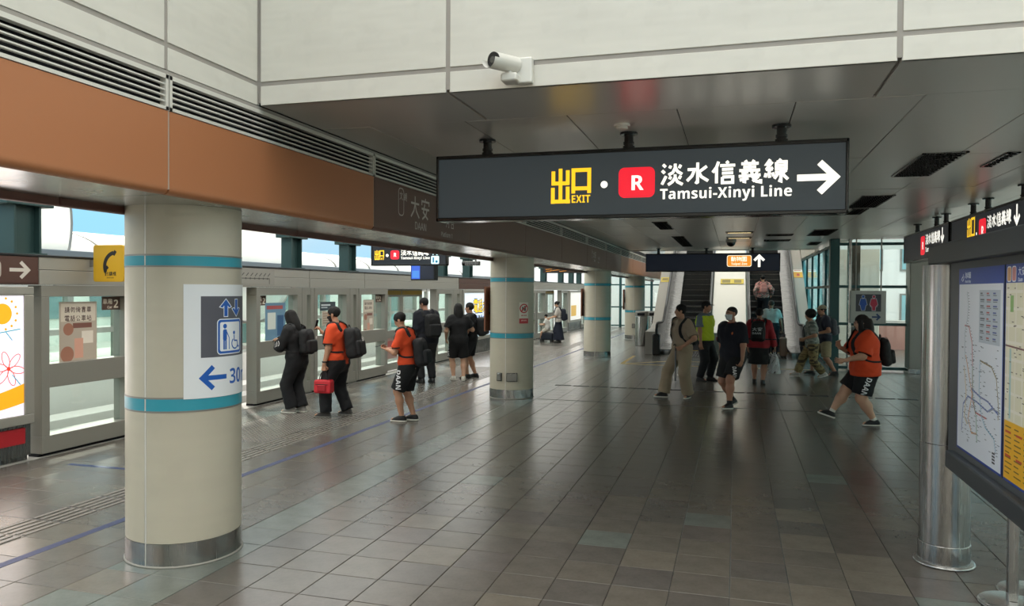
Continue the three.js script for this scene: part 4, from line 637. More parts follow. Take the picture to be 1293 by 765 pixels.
// ---------- escalators ----------
const EZ = -26.0, SL = Math.tan(R(30));
function sweepProfile(pts, x0, x1) { const s = new THREE.Shape(); pts.forEach(([u, v], i) => i ? s.lineTo(u, v) : s.moveTo(u, v)); const g = new THREE.ExtrudeGeometry(s, { depth: x1 - x0, bevelEnabled: false }); g.rotateY(Math.PI / 2); g.translate(x0, 0, 0); return g; }   // shape u = -z
function escalator(label, x0, x1, leftDeck, rightDeck, offL = 0.02, offR = 0.02) {
  const t = thing('escalator', label, 'escalator', [(x0 + x1) / 2, 0, EZ]), w = x1 - x0, h = w / 2, run = 11.5;
  const stepG = [bx(-h + 0.02, h - 0.02, 0, 0.02, -0.36, 0, 0.003), bx(-h + 0.02, h - 0.02, -0.2, 0, -0.01, 0)], grooves = []; for (let k = 0; k < 22; k++) grooves.push(bx(-h + 0.03 + k * (w - 0.06) / 22, -h + 0.03 + (k + 0.45) * (w - 0.06) / 22, 0.02, 0.026, -0.36, 0)), grooves.push(bx(-h + 0.03 + k * (w - 0.06) / 22, -h + 0.03 + (k + 0.45) * (w - 0.06) / 22, -0.19, 0, 0, 0.006));
  const sg = merge([...stepG, ...grooves]), sm = std('#3f4142', 0.5, 0.6), edge = bx(-h + 0.03, h - 0.03, 0.005, 0.027, -0.002, 0.007);
  for (let k = 0; k < 30; k++) { const s = part('step', sg, sm, t); s.position.set(0, 0.2 * (k + 1), -0.346 * k - 0.2); part('nosing', edge, M.steelDark, s); }
  part('landing_plate', bx(-h, h, 0.0, 0.012, 0.1, 2.6), M.steelDark, t); part('comb_plate', bx(-h, h, 0.0, 0.022, -0.25, 0.14, 0.004), M.yellow, t); part('truss', sweepProfile([[-0.2, -0.05], [run, run * SL - 0.4], [run, run * SL - 1.2], [1.2, -0.05]], -h, h), M.darkgap, t);
  const bal = [[-2.15, 0.1], [-2.3, 0.3], [-2.32, 0.65], [-2.2, 0.86], [-2.0, 0.93], [-0.2, 0.93], [0.3, 1.05], [run, run * SL + 0.88], [run, run * SL - 0.1], [0.15, 0.05], [-2.0, 0.02]];
  for (const s of [-1, 1]) {
    const xa = s < 0 ? -h - 0.04 - offL : h + offR;
    part('balustrade', sweepProfile(bal, xa, xa + 0.04), std('#4b4f50', 0.3, 0.5), t);
    const path = bal.slice(0, 8).map(([u, v]) => V(xa + 0.02, v + 0.03, -u)); path[0].z -= 0.02; const hr = tube(path, 0.04, 90, 8); part('handrail', hr, M.rubber, t);
    part('skirt', sweepProfile([[-2.1, 0.02], [-2.1, 0.14], [0.1, 0.2], [run, run * SL + 0.2], [run, run * SL - 0.05], [0.1, 0.02]], s < 0 ? -h : h - 0.02, s < 0 ? -h + 0.02 : h), M.steelDark, t);
    part('inner_deck', sweepProfile([[-2.0, 0.14], [-2.0, 0.17], [0.1, 0.235], [run, run * SL + 0.235], [run, run * SL + 0.2], [0.1, 0.2]], s < 0 ? xa + 0.04 : h - 0.04, s < 0 ? -h + 0.04 : xa), M.steelDark, t);
    part('newel_cover', [bx(xa - 0.09, xa + 0.13, 0.0, 0.66, 2.02, 2.42, 0.05)], M.blackGloss, t);
    const d = s < 0 ? leftDeck : rightDeck; if (d) part('outer_deck', sweepProfile([[-1.9, 0.0], [-1.9, 0.7], [-0.2, 0.76], [0.3, 0.88], [run, run * SL + 0.72], [run, run * SL + 0.5], [0.8, 0.0]], s < 0 ? xa - d : xa + 0.045, s < 0 ? xa - 0.005 : xa + 0.045 + d), M.psdLight, t);
  }
  return t;
}
escalator('escalator on the left, its steps empty, beside the steel bins', -1.93, -0.83, 0.36, 0, 0.34);
escalator('escalator on the right carrying a person in a pink jacket', 0.48, 1.63, 0, 0.36, 0.02, 0.3);
{
  const t = thing('centre_deck', 'broad pale sloping panel between the two escalators', 'panel', [-0.18, 0, EZ]);
  part('deck', sweepProfile([[-1.1, 0.0], [-1.1, 0.66], [-0.2, 0.76], [0.3, 0.86], [11.5, 11.5 * SL + 0.7], [11.5, 11.5 * SL + 0.4], [0.8, 0.0]], -0.54, 0.54), M.aluwhite, t);
  const st = (name, label, cat, x, u, w, l, draw) => { const q = solo(name, bx(-w / 2, w / 2, 0, 0.004, -l / 2, l / 2), M.white, label, cat, [x, u * SL + 0.7 + 0.012, EZ - u]); q.rotation.x = R(29.5); const g = plate(w, l); g.rotateX(-Math.PI / 2); g.translate(0, 0.005, 0); part('print', g, printMat(canvasTex(256, Math.round(256 * l / w), draw)), q); };
  st('safety_sticker', 'yellow safety sticker on the panel between the escalators', 'sticker', -0.1, 2.8, 0.8, 0.36, (x, w, h) => { x.fillStyle = '#d8c02c'; x.fillRect(0, 0, w, h); x.fillStyle = '#8c7c2a'; x.fillRect(18, 20, 90, h - 40); x.fillRect(150, 20, 80, h - 40); });
  st('small_plate', 'small dark plate low on the panel between the escalators', 'plate', -0.18, 0.9, 0.2, 0.1, (x, w, h) => { x.fillStyle = '#77756f'; x.fillRect(0, 0, w, h); x.fillStyle = '#a9a7a0'; x.fillRect(40, 40, 170, 30); });
  st('safety_sticker', 'yellow safety sticker on the outer deck beside the empty escalator', 'sticker', -2.48, 2.9, 0.3, 0.36, (x, w, h) => { x.fillStyle = '#cdb62c'; x.fillRect(0, 0, w, h); x.fillStyle = '#8c7c2a'; x.fillRect(40, 60, w - 80, h - 160); });
  st('safety_sticker', 'orange and white warning sticker on the deck beside the busy escalator', 'sticker', 2.16, 3.3, 0.3, 0.6, (x, w, h) => { x.fillStyle = '#e3a32c'; x.fillRect(0, 0, w, h); x.fillStyle = '#efe6dc'; x.fillRect(0, 0, w, h * 0.3); x.fillStyle = '#c03a34'; x.fillRect(30, 30, w - 60, 40); x.fillRect(90, h * 0.5, 80, h * 0.3); });
}
for (const [i, x, z, s] of [[0, -3.22, -27.9, 1.08], [1, -2.95, -29.3, 1.05]]) {
  const t = thing('waste_bin', ['round steel bin beside the fourth column', 'steel bin hugging the escalator, behind the round one'][i], 'bin', [x, 0, z]); t.scale.setScalar(s);
  part('body', lathe([[0, 0], [0.21, 0], [0.215, 0.02], [0.215, 0.95], [0.2, 0.97]], 32), M.steel, t); part('lid', lathe([[0.2, 0.97], [0.217, 0.98], [0.217, 1.12], [0.2, 1.15], [0, 1.15]], 32), M.steelDull, t); part('opening', bx(-0.12, 0.12, 1.0, 1.09, 0.19, 0.222), M.darkgap, t);
}
{ // toilet sign before the glazed wall
  const t = thing('toilet_sign', 'grey board with blue and red toilet figures and an arrow by the window wall', 'sign', [3.16, 1.19, -20.62]);
  part('panel', bx(-0.4, 0.4, 0, 0.81, -0.05, 0, 0.006), std('#aeb0ad', 0.5), t); part('hanger', [bx(-0.3, -0.27, 0.81, 2.1, -0.04, -0.02), bx(0.27, 0.3, 0.81, 2.1, -0.04, -0.02)], M.steelDull, t);
  const g = plate(0.79, 0.8); g.translate(0, 0.405, 0.002);
  part('print', g, printMat(canvasTex(400, 405, (x, w, h) => { x.fillStyle = '#aeb0ad'; x.fillRect(0, 0, w, h); x.fillStyle = '#3c3f49'; x.fillRect(55, 42, 290, 215);
    const man = (cx, c, skirt) => { x.fillStyle = c; x.strokeStyle = '#c9ccd6'; x.lineWidth = 5; const p = new Path2D(); p.moveTo(cx - 30, 96); p.lineTo(cx + 30, 96); p.lineTo(cx + 48, 176); p.lineTo(cx + 34, 180); if (skirt) { p.lineTo(cx + 40, 196); p.lineTo(cx + 22, 196); } p.lineTo(cx + 20, 246); p.lineTo(cx - 20, 246); if (skirt) { p.lineTo(cx - 22, 196); p.lineTo(cx - 40, 196); } p.lineTo(cx - 34, 180); p.lineTo(cx - 48, 176); p.closePath(); x.fill(p); x.stroke(p); x.beginPath(); x.arc(cx, 72, 19, 0, 7); x.fill(); x.stroke(); };
    man(140, '#2451a8', false); man(262, '#b8304a', true); x.strokeStyle = '#27406e'; arrowRight(x, 290, 325, 48, 20); })), t);
}

// ---------- the far side of the tracks ----------
{
  const o = structure('opposite_platform');
  part('platform_slab', bx(-24, -14.4, -1.4, 0.0, ZE - 4, ZN), M.concreteLight, o);
  part('wall', bx(-22.5, -22, 0, 3.2, ZE - 4, ZN), std('#e2e5e2', 0.7), o);
  const pg = bx(-0.08, 0.08, 0, 2.0, -0.08, 0.08), rail = bx(-0.06, 0.06, -0.06, 0.06, -0.62, 0.62), pane = bx(-0.004, 0.004, 0, 0.8, -0.6, 0.6);
  for (let k = 0; k < 33; k++) { const z = 1.5 - k * 1.4; part('post', pg, M.psdLight, o).position.set(-14.5, 0, z); for (const y of [0.15, 0.95, 1.94]) part('rail', rail, M.psdLight, o).position.set(-14.5, y, z - 0.7); for (const y of [0.18, 1.05]) part('pane', pane, M.glassGreen, o).position.set(-14.5, y, z - 0.7); }
  part('header', bx(-14.7, -14.4, 2.0, 2.3, ZE - 4, ZN), M.psdLight, o);
  const cg = bx(-0.18, 0.18, 0, 3.0, -0.18, 0.18, 0.01); for (let k = 0; k < 9; k++) part('teal_post', cg, std('#5f8f93', 0.5), o).position.set(-17.2, 0, -2 - k * 4.4);
  for (let k = 0; k < 12; k++) part('wall_window', bx(-21.99, -21.95, 0.9, 2.4, -1.2, 1.2), std('#7f9aa0', 0.25, 0.2), o).position.z = 2 - k * 3.6;
  const r = structure('opposite_roof');
  part('edge_beam', bx(-14.6, -14.2, 2.5, 2.78, ZE - 4, ZN, 0.02), std('#5d6468', 0.5), r);
  const sh = new THREE.CylinderGeometry(1.5, 1.5, 47, 32, 1, false); sh.rotateX(Math.PI / 2); sh.scale(1.6, 0.42, 1); sh.translate(-16.9, 2.78, -19); part('barrel_roof', sh, M.membrane, r);
  for (let k = 0; k < 16; k++) { const g = new THREE.TorusGeometry(1.52, 0.025, 6, 40); g.scale(1.6, 0.42, 1); part('roof_rib', g, M.steelDull, r).position.set(-16.9, 2.78, 2 - k * 2.8); }
  const dome = new THREE.CylinderGeometry(2.6, 2.6, 1.2, 40, 1); dome.rotateZ(Math.PI / 2); dome.scale(1, 0.95, 1); const ribT = new THREE.TorusGeometry(2.61, 0.03, 6, 60); ribT.rotateY(Math.PI / 2); ribT.scale(1, 0.95, 1);
  for (const z of [-11.3, -20.7]) { part('vault', dome, M.membrane, r).position.set(-15, 3.4, z); for (const dx of [-0.55, 0, 0.6]) part('vault_rib', ribT, M.steelDull, r).position.set(-15 + dx, 3.4, z); }
}
// buildings outside the glazed walls
function building(label, x0, x1, h, z, depth, rows, cols, mat, group) {
  const t = thing('building', label, 'building', [(x0 + x1) / 2, 0, z], 0, group), w = x1 - x0;
  part('facade', bx(-w / 2, w / 2, -4, h, -depth, 0), mat, t);
  const ww = w / cols, wh = h / rows, fr = bx(-ww * 0.36, ww * 0.36, -wh * 0.3, wh * 0.3, 0, 0.05), gl = bx(-ww * 0.33, ww * 0.33, -wh * 0.27, wh * 0.27, 0.05, 0.06), gm = std('#93c3cc', 0.15, 0.2);
  for (let r = 0; r < rows; r++) for (let c = 0; c < cols; c++) { const f = part('window', fr, M.steelDull, t); f.position.set(-w / 2 + ww * (c + 0.5), wh * (r + 0.5), 0); part('glass', gl, gm, f); }
  part('parapet', bx(-w / 2 - 0.1, w / 2 + 0.1, h, h + 0.4, -depth, 0.1), mat, t); return t;
}
building('white building with window bands outside beyond the toilet sign', 4.0, 16, 12, -36, 8, 5, 5, std('#f1f0ed', 0.8));
{ const t = thing('concrete_pier', 'pale concrete pier standing outside the window wall', 'pier', [4.1, 0, -27]); part('shaft', bx(-1.3, 0.3, -2, 6, -0.6, 0.4, 0.04), std('#bdb9ad', 0.8), t); part('joint_line', bx(-0.52, -0.48, -2, 6, 0.4, 0.405), M.joint, t); }
{ const t = thing('outdoor_post', 'brownish steel post just outside the window wall', 'post', [2.95, 0, -21.6]); part('shaft', bx(-0.14, 0.14, 0, 3.25, -0.14, 0.14, 0.01), std('#5c5348', 0.6, 0.3), t); part('base_plate', bx(-0.22, 0.22, 0, 0.03, -0.22, 0.22), M.steelDark, t); }
{ const t = thing('outdoor_barrier', 'reddish brick barrier outside the window wall', 'barrier', [6, 0, -29]); part('wall', bx(-3.5, 6, -1, 0.9, -0.3, 0), std('#b07f74', 0.8), t); part('coping', bx(-3.55, 6.05, 0.9, 1.0, -0.35, 0.05), M.concreteLight, t); }
{ const o = structure('outdoor_ground'); part('paving', bx(2.5, 30, -0.3, -0.05, -60, -20.9), M.concreteLight, o); part('paving', bx(XR + 0.1, 30, -0.3, -0.05, -20.9, 12), M.concreteLight, o); }
building('pale building outside the side windows', 0, 40, 9, 0, 4, 4, 12, std('#d6d5d0', 0.8)).position.set(15, 0, -10);
scene.children[scene.children.length - 1].rotation.y = -Math.PI / 2;

// ---------- people ----------
// distance fields of tapered capsules joined smoothly, meshed by surface nets
function mesher(f, lo, hi, cell) {
  const n = [0, 1, 2].map((i) => Math.ceil((hi[i] - lo[i]) / cell) + 2), [nx, ny, nz] = n, F = new Float32Array(nx * ny * nz), id = new Int32Array(nx * ny * nz).fill(-1), pos = [], idx = [];
  let k = 0; for (let z = 0; z < nz; z++) for (let y = 0; y < ny; y++) for (let x = 0; x < nx; x++) F[k++] = f(lo[0] + (x - 0.5) * cell, lo[1] + (y - 0.5) * cell, lo[2] + (z - 0.5) * cell);
  const sx = 1, sy = nx, sz = nx * ny, off = [0, sx, sy, sx + sy, sz, sx + sz, sy + sz, sx + sy + sz], E = [[0, 1], [2, 3], [4, 5], [6, 7], [0, 2], [1, 3], [4, 6], [5, 7], [0, 4], [1, 5], [2, 6], [3, 7]];
  for (let z = 0; z < nz - 1; z++) for (let y = 0; y < ny - 1; y++) for (let x = 0; x < nx - 1; x++) {
    const b = x + y * sy + z * sz; let m = 0; for (let i = 0; i < 8; i++) if (F[b + off[i]] < 0) m |= 1 << i;
    if (m === 0 || m === 255) continue;
    let px = 0, py = 0, pz = 0, c = 0;
    for (const [i, j] of E) { if (((m >> i) & 1) === ((m >> j) & 1)) continue; const a = F[b + off[i]], q = F[b + off[j]], t = a / (a - q); px += lerp(i & 1, j & 1, t); py += lerp((i >> 1) & 1, (j >> 1) & 1, t); pz += lerp(i >> 2, j >> 2, t); c++; }
    id[b] = pos.length / 3; pos.push(lo[0] + (x + px / c - 0.5) * cell, lo[1] + (y + py / c - 0.5) * cell, lo[2] + (z + pz / c - 0.5) * cell);
  }
  const quad = (a, b, c, d, flip) => { if (a < 0 || b < 0 || c < 0 || d < 0) return; flip ? idx.push(a, c, b, a, d, c) : idx.push(a, b, c, a, c, d); };
  for (let z = 1; z < nz - 1; z++) for (let y = 1; y < ny - 1; y++) for (let x = 1; x < nx - 1; x++) {
    const b = x + y * sy + z * sz, i0 = F[b] < 0;
    if (i0 !== F[b + sx] < 0) quad(id[b - sy - sz], id[b - sz], id[b], id[b - sy], !i0);
    if (i0 !== F[b + sy] < 0) quad(id[b - sx - sz], id[b - sx], id[b], id[b - sz], !i0);
    if (i0 !== F[b + sz] < 0) quad(id[b - sx - sy], id[b - sy], id[b], id[b - sx], !i0);
  }
  const g = new THREE.BufferGeometry(); g.setAttribute('position', new THREE.Float32BufferAttribute(pos, 3)); g.setIndex(idx); g.computeVertexNormals(); return g;
}
const bone = (a, b, r0, r1 = r0) => ({ a, b, r0, r1, dx: b.x - a.x, dy: b.y - a.y, dz: b.z - a.z, L2: Math.max(1e-9, a.distanceToSquared(b)) });
function dBone(q, x, y, z) { const ax = x - q.a.x, ay = y - q.a.y, az = z - q.a.z, h = clamp((ax * q.dx + ay * q.dy + az * q.dz) / q.L2, 0, 1), ex = ax - q.dx * h, ey = ay - q.dy * h, ez = az - q.dz * h; let d = Math.sqrt(ex * ex + ey * ey + ez * ez) - (q.r0 + (q.r1 - q.r0) * h);
  if (q.cut) { const c = ((x - q.b.x) * q.dx + (y - q.b.y) * q.dy + (z - q.b.z) * q.dz) / Math.sqrt(q.L2); if (c > d) d = c; } return d; }
const smin = (a, b, k) => { const h = Math.max(k - Math.abs(a - b), 0) / k; return Math.min(a, b) - h * h * k * 0.25; };
const dEll = (x, y, z, a, b, c) => { const k0 = Math.hypot(x / a, y / b, z / c), k1 = Math.hypot(x / (a * a), y / (b * b), z / (c * c)); return k1 < 1e-6 ? -Math.min(a, b, c) : k0 * (k0 - 1) / k1; };
const fieldOf = (bones, k) => (x, y, z) => { let d = 1e3; for (const q of bones) d = smin(d, dBone(q, x, y, z), k); return d; };
function boundsOf(bones, pad) { const lo = [1e9, 1e9, 1e9], hi = [-1e9, -1e9, -1e9]; for (const q of bones) for (const [p, r] of [[q.a, q.r0], [q.b, q.r1]]) ['x', 'y', 'z'].forEach((c, i) => { lo[i] = Math.min(lo[i], p[c] - r - pad); hi[i] = Math.max(hi[i], p[c] + r + pad); }); return [lo, hi]; }
function ik(a, t, l1, l2, pole) { const d = t.clone().sub(a); let L = d.length(); const mx = (l1 + l2) * 0.998; if (L > mx) { d.multiplyScalar(mx / L); L = mx; } const e = a.clone().add(d), u = d.clone().normalize(), c = (l1 * l1 - l2 * l2 + L * L) / (2 * L), s = Math.sqrt(Math.max(0, l1 * l1 - c * c)), p = pole.clone().addScaledVector(u, -pole.dot(u)).normalize(); return { mid: a.clone().addScaledVector(u, c).addScaledVector(p, s), end: e }; }
const clothNoise = (x, y, z) => 0.0035 * Math.sin(x * 31 + y * 17 + 1.3) * Math.sin(y * 37 + z * 23) + 0.002 * Math.sin(y * 71 + x * 40) * Math.sin(z * 53);
const skinMats = { a: std('#ffffff', 0.55, 0, { vertexColors: true }) };
const fab = (c, extra) => std(c, 0.85, 0, extra);
const SKIN = { light: '#c79b80', mid: '#b5876c', tan: '#a67860' };

function makePerson(o) {
  const h = o.h, g = o.girth ?? 1, cell = o.cell ?? 0.013, U = (x, y, z) => V(x * h, y * h, z * h);
  const root = new THREE.Mesh(); root.name = numbered('person'); root.position.set(o.pos[0], o.pos[1] ?? 0, o.pos[2]); root.rotation.y = R(o.yaw); tag(root, o.label, 'person'); scene.add(root);
  // skeleton
  const sh = o.shoulder ?? 0.11, P = U(0, o.hip ?? 0.515, o.hipZ ?? 0), lean = R(o.lean ?? 3), side = R(o.sideLean ?? 0), up = V(Math.sin(side), Math.cos(lean), Math.sin(lean)).normalize(), tw = R(o.twist ?? 0), rightv = V(Math.cos(tw), 0, -Math.sin(tw));
  const at = (t, wx = 0, f = 0) => P.clone().addScaledVector(up, t * h).addScaledVector(t > 0.1 ? rightv : V(1, 0, 0), wx * h).add(V(0, 0, f * h));
  const N = at(0.335), hy = R(o.headYaw ?? 0), hp = R(o.headPitch ?? 0);
  const H = N.clone().add(V(Math.sin(hy) * Math.sin(hp) * 0.05 * h, 0.092 * h * Math.cos(hp * 0.6), (0.018 + 0.07 * Math.sin(hp * 0.8)) * h));
  const levels = [[-0.02, 0.045, 0.068], [0.04, 0.05, 0.068], [0.12, 0.042, 0.058], [0.23, 0.06, 0.064], [0.3, sh - 0.03, 0.042]];
  const torso = (inf, from = 0, gg = g, to = 5) => { const q = []; for (let i = from; i + 1 < to; i++) { const [t0, w0, r0] = levels[i], [t1, w1, r1] = levels[i + 1], gi = i >= 3 ? 1 + (gg - 1) * 0.5 : gg, gj = i + 1 >= 4 ? 1 + (gg - 1) * 0.4 : gg; for (const s of [-1, 0, 1]) q.push(bone(at(t0, s * w0 * gi, s ? 0 : 0.008), at(t1, s * w1 * gj, s ? 0 : 0.008), r0 * gi * h * (s ? 0.92 : 1) + inf, r1 * gj * h * (s ? 0.92 : 1) + inf)); } return q; };
  const hips = [1, -1].map((s) => U(s * 0.052 * (1 + (g - 1) * 0.5), (o.hip ?? 0.515) - 0.005, o.hipZ ?? 0)), shoulders = [1, -1].map((s) => at(0.295, s * sh * (1 + (g - 1) * 0.3)));
  const legs = [0, 1].map((i) => { const f = o.feet[i], A = U(f[0], f[1] ?? 0.045, f[2]), yaw = R(f[3] ?? 0), q = ik(hips[i], A, 0.245 * h, 0.24 * h, V(Math.sin(yaw) + (i ? -0.08 : 0.08), 0, Math.cos(yaw) + 0.001).normalize().add(V(0, 0.15, 0))); return { hip: hips[i], knee: q.mid, ankle: q.end, yaw, pitch: R(f[4] ?? 0) }; });
  const arms = [0, 1].map((i) => { const t = o.hands[i], pole = V(...(t[3] ?? [i ? -0.5 : 0.5, -0.3, -1])), q = ik(shoulders[i], U(t[0], t[1], t[2]), 0.172 * h, 0.15 * h, pole); return { sh: shoulders[i], el: q.mid, wr: q.end, dir: V(...(t[4] ?? q.end.clone().sub(q.mid).toArray())).normalize(), curl: t[5] ?? 0.5, palm: V(...(t[6] ?? [i ? 1 : -1, 0, -0.2])) }; });
  const armR = 1 + (g - 1) * 0.8, legR = 1 + (g - 1) * 0.7;
  const limbs = (q) => { for (const l of legs) { q.push(bone(l.hip, l.knee, 0.058 * h * legR, 0.038 * h * legR), bone(l.knee, l.knee.clone().lerp(l.ankle, 0.35).add(V(-Math.sin(l.yaw), 0, -Math.cos(l.yaw)).multiplyScalar(0.008 * h)), 0.036 * h * legR, 0.037 * h * legR), bone(l.knee.clone().lerp(l.ankle, 0.35), l.ankle, 0.035 * h * legR, 0.022 * h)); }
    for (const a of arms) q.push(bone(a.sh, a.el, 0.031 * h * armR, 0.025 * h * armR), bone(a.el, a.wr, 0.026 * h * armR, 0.0165 * h)); return q; };
  const footF = (l) => { const d = V(Math.sin(l.yaw) * Math.cos(l.pitch), Math.sin(l.pitch), Math.cos(l.yaw) * Math.cos(l.pitch)), n = V(-Math.sin(l.yaw) * Math.sin(l.pitch), Math.cos(l.pitch), -Math.cos(l.yaw) * Math.sin(l.pitch)); return { d, n }; };
  const neckBase = N.clone().addScaledVector(up, -0.03 * h);
  const body = limbs(torso(0));
  body.push(bone(neckBase, H.clone().add(V(0, -0.045 * h, -0.01 * h)), 0.036 * h, 0.031 * h));
  for (const l of legs) { const { d, n } = footF(l); body.push(bone(l.ankle.clone().addScaledVector(n, -0.02 * h), l.ankle.clone().addScaledVector(n, -0.024 * h).addScaledVector(d, 0.09 * h), 0.02 * h, 0.015 * h)); }
  const skin = new THREE.Color(o.skin ?? SKIN.mid), parts = [];
  const paint = (geo, f) => { const p = geo.attributes.position, c = new Float32Array(p.count * 3); for (let i = 0; i < p.count; i++) { const q = f(p.getX(i), p.getY(i), p.getZ(i)); c[i * 3] = q.r; c[i * 3 + 1] = q.g; c[i * 3 + 2] = q.b; } geo.setAttribute('color', new THREE.BufferAttribute(c, 3)); return geo; };
  { const f = fieldOf(body, 0.035), [lo, hi] = boundsOf(body, 0.02); parts.push(paint(mesher(f, lo, hi, cell), () => skin)); }
  // head, in its own frame
  const hs = h * 0.132 / 0.225, hm = new THREE.Matrix4().makeRotationFromEuler(new THREE.Euler(hp, hy, R(o.headRoll ?? 0), 'YXZ')).setPosition(H), inv = hm.clone().invert(), ax = Math.abs;
  const headF = (x, y, z) => { const X = ax(x); let d = dEll(x, y - 0.035, z + 0.012, 0.074, 0.082, 0.093); d = smin(d, dEll(x, y + 0.03, z - 0.022, 0.058, 0.084, 0.066), 0.03); d = smin(d, dEll(x, y + 0.088, z - 0.042, 0.034, 0.022, 0.032), 0.03); d = smin(d, dEll(x, y - 0.03, z - 0.066, 0.05, 0.014, 0.022), 0.02);
    d = smin(d, dEll(x, y + 0.014, z - 0.094, 0.011, 0.026, 0.016), 0.012); d = smin(d, dEll(x, y + 0.032, z - 0.1, 0.017, 0.009, 0.012), 0.008); d = -smin(-d, dEll(X - 0.031, y - 0.01, z - 0.1, 0.02, 0.011, 0.016), 0.012); d = smin(d, dEll(X - 0.031, y - 0.009, z - 0.076, 0.013, 0.01, 0.011), 0.004); d = smin(d, dEll(x, y + 0.062, z - 0.082, 0.024, 0.01, 0.012), 0.008); return smin(d, dEll(X - 0.076, y + 0.002, z + 0.008, 0.009, 0.032, 0.02), 0.008); };
  { const geo = mesher(headF, [-0.1, -0.125, -0.12], [0.1, 0.13, 0.13], o.headCell ?? 0.0055), eye = new THREE.Color('#1d1512'), white = new THREE.Color('#b9aca4'), lip = skin.clone().lerp(new THREE.Color('#9c4a46'), 0.5), brow = new THREE.Color('#231a16');
    paint(geo, (x, y, z) => { const X = ax(x); if (z > 0.05) { const ex = X - 0.031, ey = y - 0.009; if (ex * ex + ey * ey * 1.5 < 0.00003) return eye; if (ex * ex + ey * ey * 3.2 < 0.00014) return white; if (ax(y - 0.032 + (X - 0.03) * 0.15) < 0.0055 && X > 0.012 && X < 0.052) return brow; if (ax(y + 0.062) < 0.009 && X < 0.023 && z > 0.078) return lip; } return skin; });
    geo.scale(hs, hs, hs); geo.applyMatrix4(hm); parts.push(geo); }
  // hands
  const hands = arms.map((a, i) => { const k = h * 0.108 / 0.185, dir = a.dir, pn = a.palm.clone().addScaledVector(dir, -a.palm.dot(dir)).normalize(), acr = new THREE.Vector3().crossVectors(dir, pn).multiplyScalar(i ? -1 : 1), q = [], W = (u, v, w) => a.wr.clone().addScaledVector(dir, u * k).addScaledVector(acr, v * k).addScaledVector(pn, w * k);
    for (const v of [-0.027, -0.009, 0.009, 0.027]) q.push(bone(W(0.0, v * 0.6, 0), W(0.088, v, 0), 0.0135 * k, 0.0115 * k));
    const tips = []; [[0.03, 0.072], [0.0105, 0.08], [-0.01, 0.075], [-0.029, 0.06]].forEach(([v, L], n) => { let p = W(0.09, v, 0), ang = a.curl * 0.35; for (let s = 0; s < 3; s++) { const l = L * [0.45, 0.32, 0.23][s] * k; ang += a.curl * [0.55, 0.75, 0.5][s]; const e = p.clone().addScaledVector(dir, Math.cos(ang) * l).addScaledVector(pn, Math.sin(ang) * l).addScaledVector(acr, (1.5 - n) * 0.0025 * k); q.push(bone(p, e, (0.0088 - s * 0.0009) * k, (0.0079 - s * 0.0009) * k)); p = e; } tips.push(p); });
    let p = W(0.022, 0.024, 0.006); for (const [u, v, w] of [[0.05, 0.052, 0.02], [0.078, 0.058, 0.034 + 0.01 * a.curl], [0.1, 0.05, 0.042 + 0.016 * a.curl]]) { const e = W(u, v, w); q.push(bone(p, e, 0.0105 * k, 0.0088 * k)); p = e; }
    q.push(bone(a.wr.clone().lerp(a.el, 0.25), a.wr, 0.019 * h * 0.95, 0.0165 * h)); const f = fieldOf(q, 0.007), [lo, hi] = boundsOf(q, 0.008); parts.push(paint(mesher(f, lo, hi, o.handCell ?? 0.0048), () => skin)); return { grip: W(0.095, 0, 0.022), dir, pn, acr }; });
  for (const p of parts) p.deleteAttribute('uv');
  root.geometry = mergeGeometries(parts); root.material = skinMats.a; root.castShadow = root.receiveShadow = true;
  // garments
  const K = { root, h, at, N, H, up, arms, legs, hands, hm, inv, hs, shoulders, fields: {} };
  const garment = (name, bones, k, mat, cuts, c = cell, noise = 1) => { const f0 = fieldOf(bones, k), f = (x, y, z) => { let d = f0(x, y, z) + noise * clothNoise(x, y, z); for (const cut of cuts) { const e = cut(x, y, z); if (e > d) d = e; } return d; }; const [lo, hi] = boundsOf(bones, 0.015); const geo = mesher(f, lo, hi, c), p = geo.attributes.position, uv = new Float32Array(p.count * 2); for (let i = 0; i < p.count; i++) { uv[2 * i] = p.getX(i) + p.getZ(i) * 0.7; uv[2 * i + 1] = p.getY(i); } geo.setAttribute('uv', new THREE.BufferAttribute(uv, 2)); K.fields[name] = f; return part(name, geo, mat, root); };
  const plane = (pt, n) => (x, y, z) => (x - pt.x) * n.x + (y - pt.y) * n.y + (z - pt.z) * n.z;
